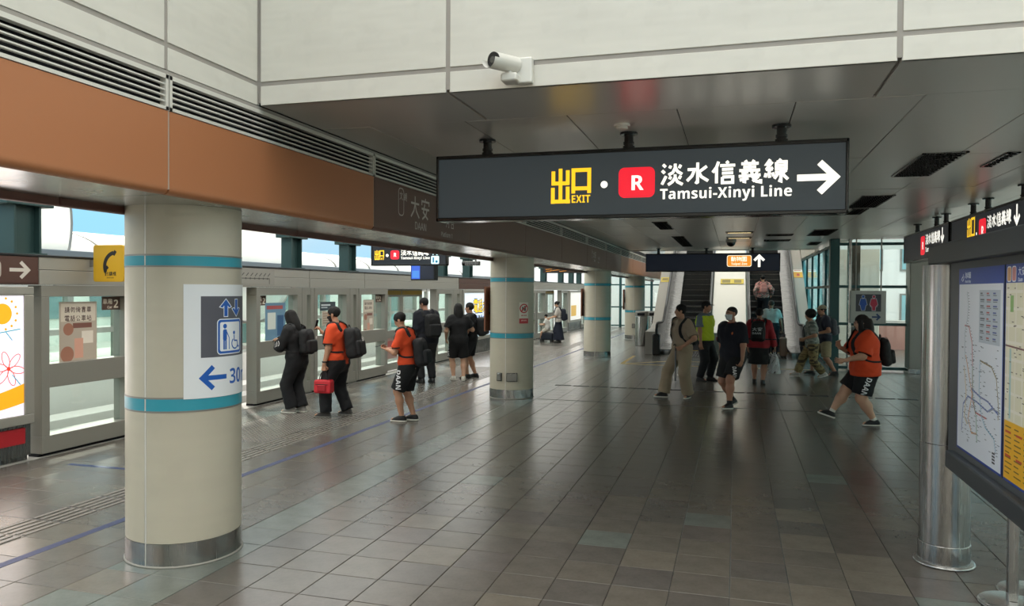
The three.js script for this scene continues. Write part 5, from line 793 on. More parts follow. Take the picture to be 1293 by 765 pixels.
  const b = o.bottom; if (b) {
    const q = torso(0.012 + (b.loose ?? 0), 0, g, 3), cuts = [plane(at(b.waist ?? 0.11), up)];
    if (b.kind === 'skirt') { const y1 = (b.len ?? 0.1) * h, mid = legs[0].ankle.clone().add(legs[1].ankle).multiplyScalar(0.5), A = V(P.x, P.y, P.z), B = V(mid.x, y1, mid.z); q.push({ ...bone(A, B, 0.072 * h * g, (b.flare ?? 0.14) * h), cut: true }); for (const s of [-1, 1]) q.push({ ...bone(A.clone().add(V(0.03 * s * h, 0, 0)), B.clone().add(V(0.04 * s * h, 0, 0)), 0.066 * h * g, (b.flare ?? 0.14) * h * 0.9), cut: true }); for (const l of legs) q.push({ ...bone(l.hip, l.knee, 0.07 * h, 0.06 * h), cut: false }); cuts.push(plane(V(0, y1, 0), V(0, -1, 0))); }
    else for (const l of legs) { const lo = (b.loose ?? 0); if (b.kind === 'shorts') { const e = l.hip.clone().lerp(l.knee, b.len ?? 0.85); q.push({ ...bone(l.hip, e, 0.064 * h * legR + 0.012 + lo, (b.hem ?? 0.062) * h * legR + 0.006), cut: true }); } else { const e = l.knee.clone().lerp(l.ankle, b.len ?? 0.96); q.push(bone(l.hip, l.knee, 0.06 * h * legR + 0.012 + lo, 0.042 * h * legR + 0.012 + lo), { ...bone(l.knee, e, 0.042 * h * legR + 0.012 + lo, (b.hem ?? 0.034) * h + 0.008 + lo), cut: true }); } }
    garment(b.kind === 'skirt' ? 'skirt' : b.kind === 'shorts' ? 'shorts' : 'trousers', q, 0.03, b.mat, cuts);
  }
  const t = o.top; if (t) {
    const lo = t.loose ?? 0.004, q = torso(0.014 + lo, t.hemLevel ?? 0, g); q.push(bone(at(0.3), at(0.325), 0.05 * h, 0.04 * h));
    for (const a of arms) { const up2 = (e, r) => e; void up2; if (t.sleeve === 'long') q.push(bone(a.sh, a.el, 0.036 * h * armR + 0.012 + lo, 0.029 * h * armR + 0.012 + lo), { ...bone(a.el, a.el.clone().lerp(a.wr, 0.97), 0.03 * h * armR + 0.012 + lo, 0.022 * h + 0.009 + lo), cut: true }); else { const e = a.sh.clone().lerp(a.el, t.sleeveLen ?? 0.72); q.push({ ...bone(a.sh, e, 0.037 * h * armR + 0.012, 0.036 * h * armR + 0.014 + lo), cut: true }); } }
    const cuts = [plane(at(t.hem ?? -0.01), up.clone().negate()), (x, y, z) => { const dx = x - N.x, dy = y - (N.y + 0.006 * h), dz = z - N.z - 0.012 * h; return 0.038 * h - Math.hypot(dx, dy * 0.9, dz); }];
    garment(t.name ?? 'shirt', q, 0.028, t.mat, cuts);
    if (t.collar) { const c = lathe([[0.037 * h, -0.012 * h], [0.043 * h, -0.02 * h], [0.046 * h, -0.012 * h], [0.04 * h, 0.016 * h], [0.036 * h, 0.014 * h]], 24); c.rotateX(lean + 0.15); c.translate(N.x, N.y - 0.002 * h, N.z + 0.004 * h); part('collar', c, t.collar, root); }
    if (t.vest) { const q2 = torso(0.036 + lo, 1, g); garment('safety_vest', q2, 0.03, t.vest, [plane(at(0.0), up.clone().negate()), plane(at(0.318), up), (x, y, z) => 0.05 * h - Math.hypot(x - N.x, (y - N.y) * 0.8, z - N.z - 0.02 * h)]); }
  }
  // shoes
  legs.forEach((l) => { const { d, n } = footF(l), A = l.ankle, w = (u, v) => A.clone().addScaledVector(d, u * h).addScaledVector(n, v * h), q = [bone(w(-0.022, -0.02), w(0.02, -0.016), 0.024 * h, 0.026 * h), bone(w(0.02, -0.02), w(0.082, -0.03), 0.026 * h, 0.019 * h), bone(w(-0.01, -0.015), w(-0.005, 0.012), 0.025 * h, 0.026 * h), bone(w(0.0, -0.004), w(0.05, -0.02), 0.027 * h, 0.022 * h)], base = w(0, -0.044), top = w(0, o.shoeTop ?? 0.014);
    const f0 = fieldOf(q, 0.02), bot = plane(base.clone().addScaledVector(n, 0.012 * h), n.clone().negate()); const f = (x, y, z) => Math.max(f0(x, y, z), bot(x, y, z), plane(top, n)(x, y, z)); const [lo, hi] = boundsOf(q, 0.01); const s = part('shoe', mesher(f, lo, hi, 0.008), o.shoe ?? M.black, root);
    const q2 = [bone(w(-0.024, -0.032), w(0.02, -0.032), 0.026 * h, 0.027 * h), bone(w(0.02, -0.032), w(0.09, -0.032), 0.028 * h, 0.022 * h)], f2 = fieldOf(q2, 0.02); const fs = (x, y, z) => Math.max(f2(x, y, z), plane(base, n.clone().negate())(x, y, z), plane(base.clone().addScaledVector(n, 0.015 * h), n)(x, y, z)); const [l2, h2] = boundsOf(q2, 0.01); part('sole', mesher(fs, l2, h2, 0.007), o.sole ?? M.white, s);
    if (o.sock) part('sock', (() => { const qq = [bone(w(-0.004, -0.01), l.ankle.clone().lerp(l.knee, 0.14), 0.026 * h, 0.027 * h)]; const [a1, b1] = boundsOf(qq, 0.01); return mesher(fieldOf(qq, 0.01), a1, b1, 0.009); })(), o.sock, root); });
  // hair, worked in the head frame
  const hairF = o.hair ?? 'short', pts = (x, y, z) => { const v = V(x, y, z).applyMatrix4(hm); return v; }; void pts;
  const noiseH = (x, y, z) => 0.003 * Math.sin(x * 140 + y * 60) * Math.sin(z * 120 + y * 90);
  const hf = (x, y, z) => { const scalp = dEll(x, y - 0.038, z + 0.014, 0.082, 0.09, 0.1) + noiseH(x, y, z); let d;
    const face = (lim, lim2) => dEll(x, y - lim, z - 0.125, 0.066, lim2, 0.07);
    if (hairF === 'buzz') { d = dEll(x, y - 0.037, z + 0.014, 0.0775, 0.086, 0.0965); d = Math.max(d, -face(-0.04, 0.105), 0.02 - y + (z + 0.02) * 0.4 - (z < 0 ? 0.07 : 0)); }
    else if (hairF === 'curly') { d = dEll(x, y - 0.05, z + 0.03, 0.142, 0.125, 0.14) + 0.006 * Math.sin(x * 110) * Math.sin(y * 120) * Math.sin(z * 100); d = Math.max(d, -face(-0.05, 0.1)); }
    else { d = dEll(x, y - 0.04, z + 0.014, 0.085, 0.093, 0.103) + noiseH(x, y, z); d = Math.max(d, -face(hairF === 'fringe' ? -0.055 : -0.04, 0.1)); if (hairF === 'short' || hairF === 'fringe') d = Math.max(d, -0.055 - y + (z > -0.01 ? (z + 0.01) * 1.2 : 0)); }
    if (hairF === 'long') { const hpush = o.hairPush ?? 0, bb = Math.max(dEll(x, y + 0.09, z + 0.045 + hpush, 0.1 + hpush * 0.4, 0.2, 0.078 + hpush * 0.4), y - 0.06); d = smin(d, bb, 0.03); const sd = dEll(ax(x) - 0.068 - hpush * 0.3, y + 0.085, z - 0.03, 0.03 + hpush * 0.4, 0.14, 0.038); d = smin(d, sd, 0.03); d = Math.max(d, -dEll(x, y + 0.05, z - 0.14, 0.052, 0.12, 0.085)); }
    if (hairF === 'bun') { d = smin(d, dEll(x, y - 0.06, z + 0.115, 0.045, 0.045, 0.04), 0.015); } return d; };
  if (hairF !== 'none') { const geo = mesher(hf, [-0.165, hairF === 'long' ? -0.31 : -0.13, -0.2], [0.165, 0.19, 0.135], o.headCell ? o.headCell * 1.2 : 0.0065); geo.scale(hs, hs, hs); geo.applyMatrix4(hm); part('hair', geo, o.hairMat ?? std('#0b0908', 0.8), root); }
  if (o.mask) { const f = (x, y, z) => Math.max(headF(x, y, z) - 0.008, y + 0.006, -0.1 - y, 0.012 - z + ax(x) * 0.2); const geo = mesher(f, [-0.09, -0.12, 0], [0.09, 0.02, 0.14], 0.005); geo.scale(hs, hs, hs); geo.applyMatrix4(hm); part('face_mask', geo, o.mask, root); }
  if (o.cap) { const q = lathe([[0.0, 0.132], [0.05, 0.125], [0.083, 0.09], [0.096, 0.045], [0.092, 0.04], [0.0, 0.05]], 28); q.scale(0.93, 1, 1.12); q.translate(0, 0.0, -0.014); const br = extrude((() => { const s = new THREE.Shape(); s.absellipse(0, 0, 0.075, 0.085, 0, Math.PI); return s; })(), 0.005, 0.002); br.rotateX(Math.PI / 2 + 0.12); br.translate(0, 0.052, 0.078); for (const [nm, ge] of [['cap', q], ['cap_peak', br]]) { ge.scale(hs, hs, hs); ge.applyMatrix4(hm); part(nm, ge, o.cap, root); } }
  if (o.glasses) { const q = []; for (const s of [-1, 1]) { const tr = new THREE.TorusGeometry(0.022, 0.0022, 6, 20); tr.translate(s * 0.031, 0.006, 0.098); q.push(tr, bx(s * 0.054 - 0.002, s * 0.054 + 0.002, 0.004, 0.009, 0.0, 0.098)); } q.push(bx(-0.01, 0.01, 0.007, 0.01, 0.097, 0.1)); const ge = merge(q); ge.scale(hs, hs, hs); ge.applyMatrix4(hm); part('glasses', ge, M.blackGloss, root); }
  return K;
}
// flat print laid on a garment: each point of the patch is brought onto the cloth along the patch's own normal
function patch(K, garmentName, name, c, out, upv, w, hgt, tex, n = 14) {
  const f = K.fields[garmentName], o = V(...out).normalize(), u = V(...upv).addScaledVector(o, -V(...upv).dot(o)).normalize(), r = new THREE.Vector3().crossVectors(u, o), geo = new THREE.PlaneGeometry(w, hgt, n, n), p = geo.attributes.position;
  for (let i = 0; i < p.count; i++) { const q = c.clone().addScaledVector(r, p.getX(i)).addScaledVector(u, p.getY(i)).addScaledVector(o, 0.3); for (let s = 0; s < 60; s++) { const d = f(q.x, q.y, q.z); if (d < 0.004) break; q.addScaledVector(o, -Math.min(0.02, d * 0.8)); } q.addScaledVector(o, 0.003); p.setXYZ(i, q.x, q.y, q.z); }
  geo.computeVertexNormals(); return part(name, geo, new THREE.MeshStandardMaterial({ map: tex, alphaTest: 0.5, roughness: 0.8, side: THREE.DoubleSide }), K.root);
}
const daanTex = canvasTex(128, 384, (x, w, h) => { x.clearRect(0, 0, w, h); x.fillStyle = '#dfe0e2'; x.save(); x.translate(20, 8); x.rotate(Math.PI / 2); x.scale(1, 1); x.font = 'bold 118px sans-serif'; x.scale(1.12, 0.95); x.fillText('DAAN', 0, 0); x.restore(); });
const crestTex = (draw) => canvasTex(128, 128, (x) => { x.clearRect(0, 0, 128, 128); draw(x); });
// a worn bag is a thing of its own, standing in its wearer's frame
function backpack(K, label, o = {}) {
  const h = K.h, t = new THREE.Group(); t.name = numbered('backpack'); t.position.copy(K.root.position); t.rotation.copy(K.root.rotation); scene.add(t); tag(t, label, 'backpack');
  const w = (o.w ?? 0.3) / 2, ht = (o.hgt ?? 0.44) / 2, d = (o.d ?? 0.17) / 2, c = K.at(o.t ?? 0.2).add(V(0, o.dy ?? 0, -(o.back ?? 0.085) * h - d)), mat = o.mat ?? std('#101114', 0.75), tilt = R(o.tilt ?? 4);
  const rb = (x, y, z, a, b2, e, r) => { const X = Math.abs(x) - a + r, Y = Math.abs(y) - b2 + r, Z = Math.abs(z) - e + r; return Math.hypot(Math.max(X, 0), Math.max(Y, 0), Math.max(Z, 0)) + Math.min(Math.max(X, Y, Z), 0) - r; };
  const put = (m) => { m.position.copy(c); m.rotation.x = tilt; return m; };
  put(part('main_bag', mesher((x, y, z) => rb(x, y - (y > 0 ? 0 : 0), z + (y > ht * 0.5 ? -(y - ht * 0.5) * 0.15 : 0), w * (1 - 0.12 * smoothstep(y, 0, ht)), ht, d, 0.07) + clothNoise(x, y, z), [-w - 0.02, -ht - 0.02, -d - 0.05], [w + 0.02, ht + 0.02, d + 0.05], 0.013), mat, t));
  put(part('front_pocket', mesher((x, y, z) => rb(x, y + ht * 0.36, z + d, w * 0.8, ht * 0.5, 0.05, 0.04), [-w, -ht, -d - 0.08], [w, ht * 0.3, -d + 0.07], 0.012), mat, t));
  put(part('zip', tube([[-w * 0.86, -ht * 0.2, -d * 0.5], [-w * 0.7, ht * 0.8, -d * 0.6], [0, ht * 0.98, -d * 0.6], [w * 0.7, ht * 0.8, -d * 0.6], [w * 0.86, -ht * 0.2, -d * 0.5]], 0.005, 30, 5), std('#2a2b2e', 0.5, 0.3), t));
  put(part('carry_loop', tube([[-0.035, ht - 0.01, d * 0.4], [-0.02, ht + 0.04, d * 0.4], [0.02, ht + 0.04, d * 0.4], [0.035, ht - 0.01, d * 0.4]], 0.008, 16, 6), mat, t));
  const g = o.girth ?? 1, strapMat = o.strap ?? mat;
  for (const s of [1, -1]) { if (o.oneStrap && s < 0) continue; const sh = K.shoulders[s > 0 ? 0 : 1], x = K.at(0.3, s * 0.075).x; void sh;
    const topb = K.at(0.275, s * 0.07, -0.07 * g), crest = K.at(0.318 + 0.012, s * 0.072 * (1 + (g - 1) * 0.2), -0.005), fr = K.at(0.27, s * 0.075, 0.078 * g), fr2 = K.at(0.18, s * 0.085 * g, 0.082 * g), sd = K.at(0.1, s * 0.115 * g, 0.02), bk = K.at(0.09, s * 0.08, -0.085 * g); void x;
    const cv = new THREE.CatmullRomCurve3([topb, crest.clone().add(V(0, 0.014, 0)), fr, fr2, sd, bk]), f = cv.getSpacedPoints(40), pos = [], idx = []; f.forEach((p, i) => { const tan = cv.getTangent(i / 40), outv = p.clone().sub(K.at(0.2)).setComponent(1, 0).normalize(); if (i < 12) outv.lerp(V(0, 1, 0), 1 - Math.abs(i - 6) / 6 > 0 ? 1 - Math.abs(i - 6) / 6 : 0).normalize(); const cloth = K.fields.shirt ?? K.fields.hoodie ?? K.fields.jacket ?? K.fields.blouse; for (let s2 = 0; cloth && s2 < 40 && cloth(p.x, p.y, p.z) < 0.007; s2++) p.addScaledVector(outv, 0.005); const acr = new THREE.Vector3().crossVectors(tan, outv).normalize(), nrm = new THREE.Vector3().crossVectors(acr, tan).normalize(), hw = i < 26 ? 0.026 : 0.013; for (const [a, b2] of [[-1, 0], [1, 0], [1, 1], [-1, 1]]) { const q = p.clone().addScaledVector(acr, a * hw).addScaledVector(nrm, -b2 * 0.01 + 0.005); pos.push(q.x, q.y, q.z); } if (i) for (let e = 0; e < 4; e++) { const a0 = (i - 1) * 4 + e, a1 = (i - 1) * 4 + (e + 1) % 4; idx.push(a0, a1, a0 + 4, a1, a1 + 4, a0 + 4); } });
    const geo = new THREE.BufferGeometry(); geo.setAttribute('position', new THREE.Float32BufferAttribute(pos, 3)); geo.setIndex(idx); const ng = geo.toNonIndexed(); ng.computeVertexNormals(); part('strap', ng, strapMat, t); }
  if (o.print) { const pm = plate(o.print.w, o.print.h); pm.rotateY(Math.PI); pm.translate(o.print.x ?? 0, o.print.y ?? 0, -d - 0.055); put(part('print', pm, new THREE.MeshStandardMaterial({ map: o.print.tex, alphaTest: 0.5, roughness: 0.7 }), t)); }
  return t;
}
function inHand(K, i, name, label, cat, build, off = [0, 0, 0]) {                     // a carried thing, placed at the grip of hand i (0 left, 1 right) in its holder's frame
  const t = new THREE.Group(); t.name = numbered(name); scene.add(t); tag(t, label, cat); const p = K.hands[i].grip.clone().add(V(...off)).applyAxisAngle(V(0, 1, 0), K.root.rotation.y).add(K.root.position); t.position.copy(p); t.rotation.y = K.root.rotation.y; build(t); return t;
}
const phone = (pitch, yaw = 0) => (t) => { const q = new THREE.Group(); void q; const e = new THREE.Euler(R(pitch), R(yaw), 0), b = bx(-0.038, 0.038, -0.078, 0.078, -0.004, 0.004, 0.004), s = bx(-0.034, 0.034, -0.072, 0.072, 0.0042, 0.0048); const m4 = new THREE.Matrix4().makeRotationFromEuler(e); b.applyMatrix4(m4); s.applyMatrix4(m4); part('case', b, M.blackGloss, t); part('screen', s, std('#39414c', 0.15, 0, { emissive: '#8fa6bd', emissiveIntensity: 0.25 }), t); };
const C = { black: fab('#0f1013'), black2: fab('#15161a'), navy: fab('#10131f'), orange: fab('#d2461c'), khaki: fab('#9a8a76'), white: fab('#d8d6d0'), red: fab('#8c1a24'), grey: fab('#68747f'), hi: fab('#b7c92a'), jeans: fab('#1c2029') };
const white = M.white;

{ // waiting passengers along the platform doors
  const a = makePerson({ h: 1.6, pos: [-6.62, 0, -10.68], yaw: -92, label: 'person with long black hair in a black hoodie looking at a phone', skin: SKIN.light, hair: 'long', lean: 6, headPitch: 24, sh: 0.105,
    feet: [[0.05, 0.045, 0.03, 10], [-0.05, 0.045, -0.03, -8]], hands: [[0.05, 0.7, 0.17, [0.8, -0.9, -0.2], [-0.5, 0.4, 0.7], 0.9, [-0.4, 0.2, 0.8]], [-0.04, 0.69, 0.17, [-0.8, -0.9, -0.2], [0.5, 0.4, 0.7], 0.9, [0.4, 0.2, 0.8]]],
    top: { name: 'hoodie', mat: C.black, sleeve: 'long', hem: -0.03, loose: 0.016 }, bottom: { kind: 'trousers', mat: C.black2, loose: 0.014, hem: 0.045 }, shoe: fab('#8f8c86'), sole: white });
  patch(a, 'hoodie', 'sleeve_lettering', a.arms[0].el.clone().lerp(a.arms[0].wr, 0.4), [1, 0.1, 0], [0, 0.3, -1], 0.1, 0.18, canvasTex(128, 224, (x, w, h) => { x.clearRect(0, 0, w, h); x.strokeStyle = '#d5d5d5'; x.lineWidth = 10; for (let k = 0; k < 5; k++) { x.beginPath(); x.moveTo(10, 20 + k * 42); x.quadraticCurveTo(60, k * 42 - 10, 118, 26 + k * 42); x.stroke(); } }));
  backpack(a, 'black backpack worn by the person in the black hoodie', { w: 0.3, hgt: 0.4, d: 0.16, t: 0.19, back: 0.082, print: { w: 0.05, h: 0.06, x: -0.06, y: 0.06, tex: crestTex((x) => { x.fillStyle = '#cfcfcf'; x.beginPath(); x.arc(64, 64, 50, 0, 7); x.fill(); }) } });
  inHand(a, 1, 'phone', 'dark phone held low by the person in the black hoodie', 'phone', phone(-55), [0.03, 0.03, 0.02]);

  const b = makePerson({ h: 1.66, pos: [-5.83, 0, -10.56], yaw: -86, girth: 1.12, label: 'person in orange shirt and black mask with a backpack, holding a red bag', skin: SKIN.mid, hair: 'fringe', lean: 3, headPitch: 12, mask: C.black,
    feet: [[0.09, 0.045, 0.08, 12], [-0.08, 0.045, -0.06, -8]], hands: [[0.17, 0.45, 0.07, [0.3, 0, -1], [0, -1, 0.1], 1.5, [-1, 0, 0.1]], [-0.07, 0.775, 0.2, [-0.6, -1, -0.2], [0.3, 0.8, 0.5], 0.9, [0.3, 0, 1]]],
    top: { mat: C.orange, sleeve: 'short', sleeveLen: 0.82, hem: -0.035, loose: 0.012, collar: C.black }, bottom: { kind: 'trousers', mat: C.black2, loose: 0.012, hem: 0.042 }, shoe: fab('#3a3836'), sole: fab('#7d7a75') });
  part('wristband', (() => { const g = new THREE.TorusGeometry(0.032, 0.012, 8, 20); g.rotateX(Math.PI / 2); const p = b.arms[0].wr.clone().lerp(b.arms[0].el, 0.16); g.translate(p.x, p.y, p.z); return g; })(), M.black, b.root);
  patch(b, 'shirt', 'sleeve_trim', b.arms[0].sh.clone().lerp(b.arms[0].el, 0.76), [1, 0, 0], [0, 1, 0], 0.16, 0.02, canvasTex(8, 8, (x) => { x.fillStyle = '#181515'; x.fillRect(0, 0, 8, 8); }));
  backpack(b, 'large black backpack with a small white logo worn by the person with the red bag', { w: 0.32, hgt: 0.47, d: 0.2, t: 0.17, back: 0.1, girth: 1.1, tilt: 8, print: { w: 0.1, h: 0.1, x: 0.0, y: 0.05, tex: crestTex((x) => { x.strokeStyle = '#e4e4e4'; x.lineWidth = 13; x.beginPath(); x.arc(50, 50, 26, 0, 5); x.stroke(); x.beginPath(); x.arc(78, 66, 26, 3, 8); x.stroke(); x.beginPath(); x.moveTo(30, 100); x.lineTo(100, 108); x.stroke(); }) } });
  inHand(b, 1, 'phone', 'dark phone raised by the person in orange with the red bag', 'phone', phone(-12, 0), [0, 0.05, 0.01]);
  inHand(b, 0, 'handbag', 'small red lunch bag hanging from the hand of the person in orange', 'bag', (t) => {
    part('body', (() => { const g = new RoundedBoxGeometry(0.17, 0.2, 0.27, 3, 0.03); const p = g.attributes.position; for (let i = 0; i < p.count; i++) { const k = 1 - 0.16 * (p.getY(i) + 0.1) / 0.2; p.setX(i, p.getX(i) * k); } g.computeVertexNormals(); g.translate(0, -0.24, 0); return g; })(), std('#c3202c', 0.6), t); part('pocket', bx(0.07, 0.1, -0.31, -0.21, -0.07, 0.07, 0.015), std('#a81a26', 0.6), t);
    for (const x of [-0.03, 0.03]) part('handle', tube([[x, -0.15, -0.07], [x * 0.5, -0.04, -0.035], [0, 0.0, 0], [x * 0.5, -0.04, 0.035], [x, -0.15, 0.07]], 0.007, 24, 6), M.black, t); part('flap_line', bx(0.085, 0.09, -0.21, -0.2, -0.1, 0.1), M.black, t); });

  const c = makePerson({ h: 1.6, pos: [-4.63, 0, -10.5], yaw: -88, girth: 0.98, label: 'person in orange shirt and black DAAN shorts bending over a phone', skin: SKIN.mid, hair: 'short', lean: 7, headPitch: 32,
    feet: [[0.045, 0.045, 0.05, 6], [-0.05, 0.045, -0.03, -8]], hands: [[0.05, 0.665, 0.2, [0.7, -1, -0.4], [-0.35, 0.15, 0.9], 1.0, [-0.3, 0.9, -0.1]], [-0.03, 0.665, 0.21, [-0.7, -1, -0.4], [0.35, 0.15, 0.9], 1.0, [0.3, 0.9, -0.1]]],
    top: { mat: C.orange, sleeve: 'short', sleeveLen: 0.8, hem: -0.01, loose: 0.012, collar: C.black }, bottom: { kind: 'shorts', mat: C.black, len: 0.93, hem: 0.068, loose: 0.008 }, shoe: std('#121214', 0.6), sole: white });
  patch(c, 'shorts', 'lettering', c.legs[0].hip.clone().lerp(c.legs[0].knee, 0.5), [1, 0, 0.1], [0, 1, 0], 0.11, 0.31, daanTex);
  backpack(c, 'dark backpack hanging behind the person in DAAN shorts with the phone', { w: 0.28, hgt: 0.42, d: 0.17, t: 0.13, back: 0.08, tilt: 8, mat: std('#17181c', 0.8) });
  inHand(c, 1, 'phone', 'phone held flat by the person in DAAN shorts', 'phone', phone(-75), [0.035, 0.02, 0.03]);
  patch(c, 'shirt', 'sleeve_trim', c.arms[0].sh.clone().lerp(c.arms[0].el, 0.74), [1, 0, 0], [0, 1, 0.1], 0.15, 0.02, canvasTex(8, 8, (x) => { x.fillStyle = '#181515'; x.fillRect(0, 0, 8, 8); }));

  const d = makePerson({ h: 1.76, pos: [-6.2, 0, -15.0], yaw: -128, cell: 0.016, girth: 1.14, label: 'tall person in a dark jacket seen from behind at the yellow strip doors', skin: SKIN.tan, hair: 'fringe', lean: 5, headPitch: 22, headYaw: 24,
    feet: [[0.06, 0.045, 0.02, 8], [-0.06, 0.045, -0.02, -8]], hands: [[0.1, 0.6, 0.14, [0.4, -1, -0.6]], [-0.1, 0.6, 0.14, [-0.4, -1, -0.6]]], top: { name: 'jacket', mat: C.navy, sleeve: 'long', hem: -0.05, loose: 0.018 }, bottom: { kind: 'trousers', mat: C.black2, loose: 0.01 }, shoe: M.black, sole: M.rubber });
  backpack(d, 'black backpack on the tall person in the dark jacket', { w: 0.34, hgt: 0.5, d: 0.18, t: 0.17, back: 0.09, girth: 1.12 });
  const e = makePerson({ h: 1.64, pos: [-5.72, 0, -15.6], yaw: -150, cell: 0.015, label: 'person with long black hair and bare legs in black shorts near the pale blue advertisement', skin: SKIN.light, hair: 'long', lean: 2, headPitch: 8, headYaw: 10,
    feet: [[0.06, 0.045, 0.03, 10], [-0.06, 0.045, -0.04, -12]], hands: [[0.15, 0.55, 0.1], [-0.1, 0.68, 0.16, [-0.8, -0.8, -0.3]]], top: { mat: C.black, sleeve: 'short', hem: -0.03, loose: 0.016 }, bottom: { kind: 'shorts', mat: C.black, len: 0.85, hem: 0.07 }, shoe: white, sole: white });
  patch(e, 'shorts', 'lettering', e.legs[0].hip.clone().lerp(e.legs[0].knee, 0.5), [1, 0, -0.3], [0, 1, 0], 0.1, 0.26, daanTex);
  const f = makePerson({ h: 1.65, pos: [-5.62, 0, -16.15], yaw: -80, cell: 0.016, label: 'person with a round black backpack and black shoes beside the pale blue advertisement', skin: SKIN.mid, hair: 'fringe', lean: 2, headYaw: -16,
    feet: [[0.06, 0.045, 0.04, 8], [-0.06, 0.045, -0.05, -8]], hands: [[0.14, 0.48, 0.08], [-0.1, 0.62, 0.18]], top: { mat: C.black, sleeve: 'short', hem: -0.03, loose: 0.012 }, bottom: { kind: 'shorts', mat: C.black2, len: 0.85, hem: 0.066 }, shoe: M.black, sole: M.rubber });
  backpack(f, 'rounded black backpack beside the pale blue advertisement', { w: 0.32, hgt: 0.42, d: 0.2, t: 0.18, back: 0.085 });
}
{ // the people crossing the hall
  const k = makePerson({ h: 1.72, pos: [-0.92, 0, -14.38], yaw: -48, label: 'person in khaki shirt and trousers walking with a black strapped bag', skin: SKIN.mid, hair: 'fringe', lean: 1, headYaw: -38, hip: 0.497, girth: 0.98,
    feet: [[0.08, 0.05, -0.02, 34, 0], [-0.1, 0.045, 0.16, -14, 4]], hands: [[0.13, 0.56, 0.1, [0.9, -0.5, -0.6], [-0.7, -0.5, 0.5], 0.9], [-0.155, 0.47, 0.0, [-0.5, 0, -1]]],
    top: { mat: C.khaki, sleeve: 'short', sleeveLen: 0.85, hem: -0.06, loose: 0.016, collar: C.khaki }, bottom: { kind: 'trousers', mat: fab('#94856f'), loose: 0.018, hem: 0.05 }, shoe: std('#111113', 0.6), sole: white });
  backpack(k, 'black backpack on the person in khaki', { w: 0.28, hgt: 0.4, d: 0.13, t: 0.18, back: 0.07, oneStrap: false });
  inHand(k, 0, 'folded_umbrella', 'slim pale folded umbrella beside the leg of the person in khaki', 'umbrella', (t) => { part('canopy', cylAt(0.016, 0.55, 0, -0.62, 0, 10), std('#77777a', 0.5, 0.4), t); part('tip', cylAt(0.005, 0.07, 0, -0.69, 0, 8), M.steel, t); part('grip', tube([[0, -0.07, 0], [0, 0.02, 0], [0.0, 0.05, 0.02], [0, 0.03, 0.05]], 0.011, 16, 8), M.black, t); }, [-0.09, 0.02, -0.02]);
  const gd = makePerson({ h: 1.72, pos: [-0.62, 0, -17.3], yaw: 62, cell: 0.016, label: 'person in a black cap and yellow reflective vest standing behind the khaki walker', skin: SKIN.tan, hair: 'short', cap: C.black, lean: 0, headYaw: 16, girth: 1.05,
    feet: [[0.07, 0.045, 0.03, 8], [-0.07, 0.045, -0.03, -8]], hands: [[0.15, 0.48, 0.02], [-0.15, 0.48, 0.03]], top: { mat: C.grey, sleeve: 'short', hem: -0.02, loose: 0.01, collar: C.grey, vest: C.hi }, bottom: { kind: 'trousers', mat: C.black2, loose: 0.014 }, shoe: M.black, sole: M.rubber }); void gd;
  const m = makePerson({ h: 1.71, pos: [-0.02, 0, -13.5], yaw: -34, girth: 1.08, label: 'person in white face mask, black polo shirt with red collar and black shorts', skin: SKIN.tan, hair: 'buzz', lean: 3, headYaw: -22, hip: 0.497, mask: fab('#c9d2d4'),
    feet: [[0.06, 0.045, 0.14, -4, 4], [-0.05, 0.06, -0.08, -12, -14]], hands: [[0.16, 0.47, 0.08, [0.5, 0, -1], [-0.3, -1, 0.3], 0.9], [-0.155, 0.47, -0.02, [-0.5, 0, -1], null, 0.9].map((v) => v ?? undefined)],
    top: { mat: C.navy, sleeve: 'short', sleeveLen: 0.9, hem: -0.05, loose: 0.014, collar: C.red }, bottom: { kind: 'shorts', mat: C.black, len: 0.86, hem: 0.068, loose: 0.008 }, shoe: std('#101216', 0.6), sole: white, sock: C.black });
  patch(m, 'shirt', 'sleeve_patch', m.arms[1].sh.clone().lerp(m.arms[1].el, 0.5), [-1, 0, 0.35], [0, 1, 0], 0.13, 0.22, crestTex((x) => { x.fillStyle = '#d8d2cf'; x.beginPath(); x.moveTo(10, 10); x.lineTo(110, 50); x.lineTo(118, 82); x.lineTo(10, 70); x.fill(); x.fillStyle = '#a8202c'; x.fillRect(14, 86, 100, 30); }));
  patch(m, 'shirt', 'chest_crest', m.at(0.24, 0.055, 0.1), [0, 0, 1], [0, 1, 0], 0.05, 0.06, crestTex((x) => { x.fillStyle = '#b0442c'; x.beginPath(); x.moveTo(64, 6); x.lineTo(112, 50); x.lineTo(80, 118); x.lineTo(44, 118); x.lineTo(14, 54); x.fill(); x.fillStyle = '#d9a23c'; x.fillRect(48, 40, 30, 40); }));
  patch(m, 'shorts', 'lettering', m.legs[0].hip.clone().lerp(m.legs[0].knee, 0.62), [0.75, 0, 0.7], [0, 1, 0], 0.1, 0.2, daanTex);
  const r = makePerson({ h: 1.58, pos: [0.5, 0, -17.1], yaw: 172, cell: 0.015, girth: 1.1, label: 'person in a dark red long sleeved top seen from behind, carrying a plastic bag', skin: SKIN.tan, hair: 'short', lean: 3, headYaw: 6,
    feet: [[0.06, 0.045, 0.07, 4], [-0.06, 0.05, -0.06, -6, -6]], hands: [[0.15, 0.5, 0.05], [-0.2, 0.5, 0.02, [-0.5, 0, -1], [-0.2, -1, 0], 1.5]], top: { mat: C.red, sleeve: 'long', hem: -0.03, loose: 0.014 }, bottom: { kind: 'skirt', mat: C.black, len: 0.27, flare: 0.11, waist: 0.03 }, shoe: M.black, sole: M.rubber });
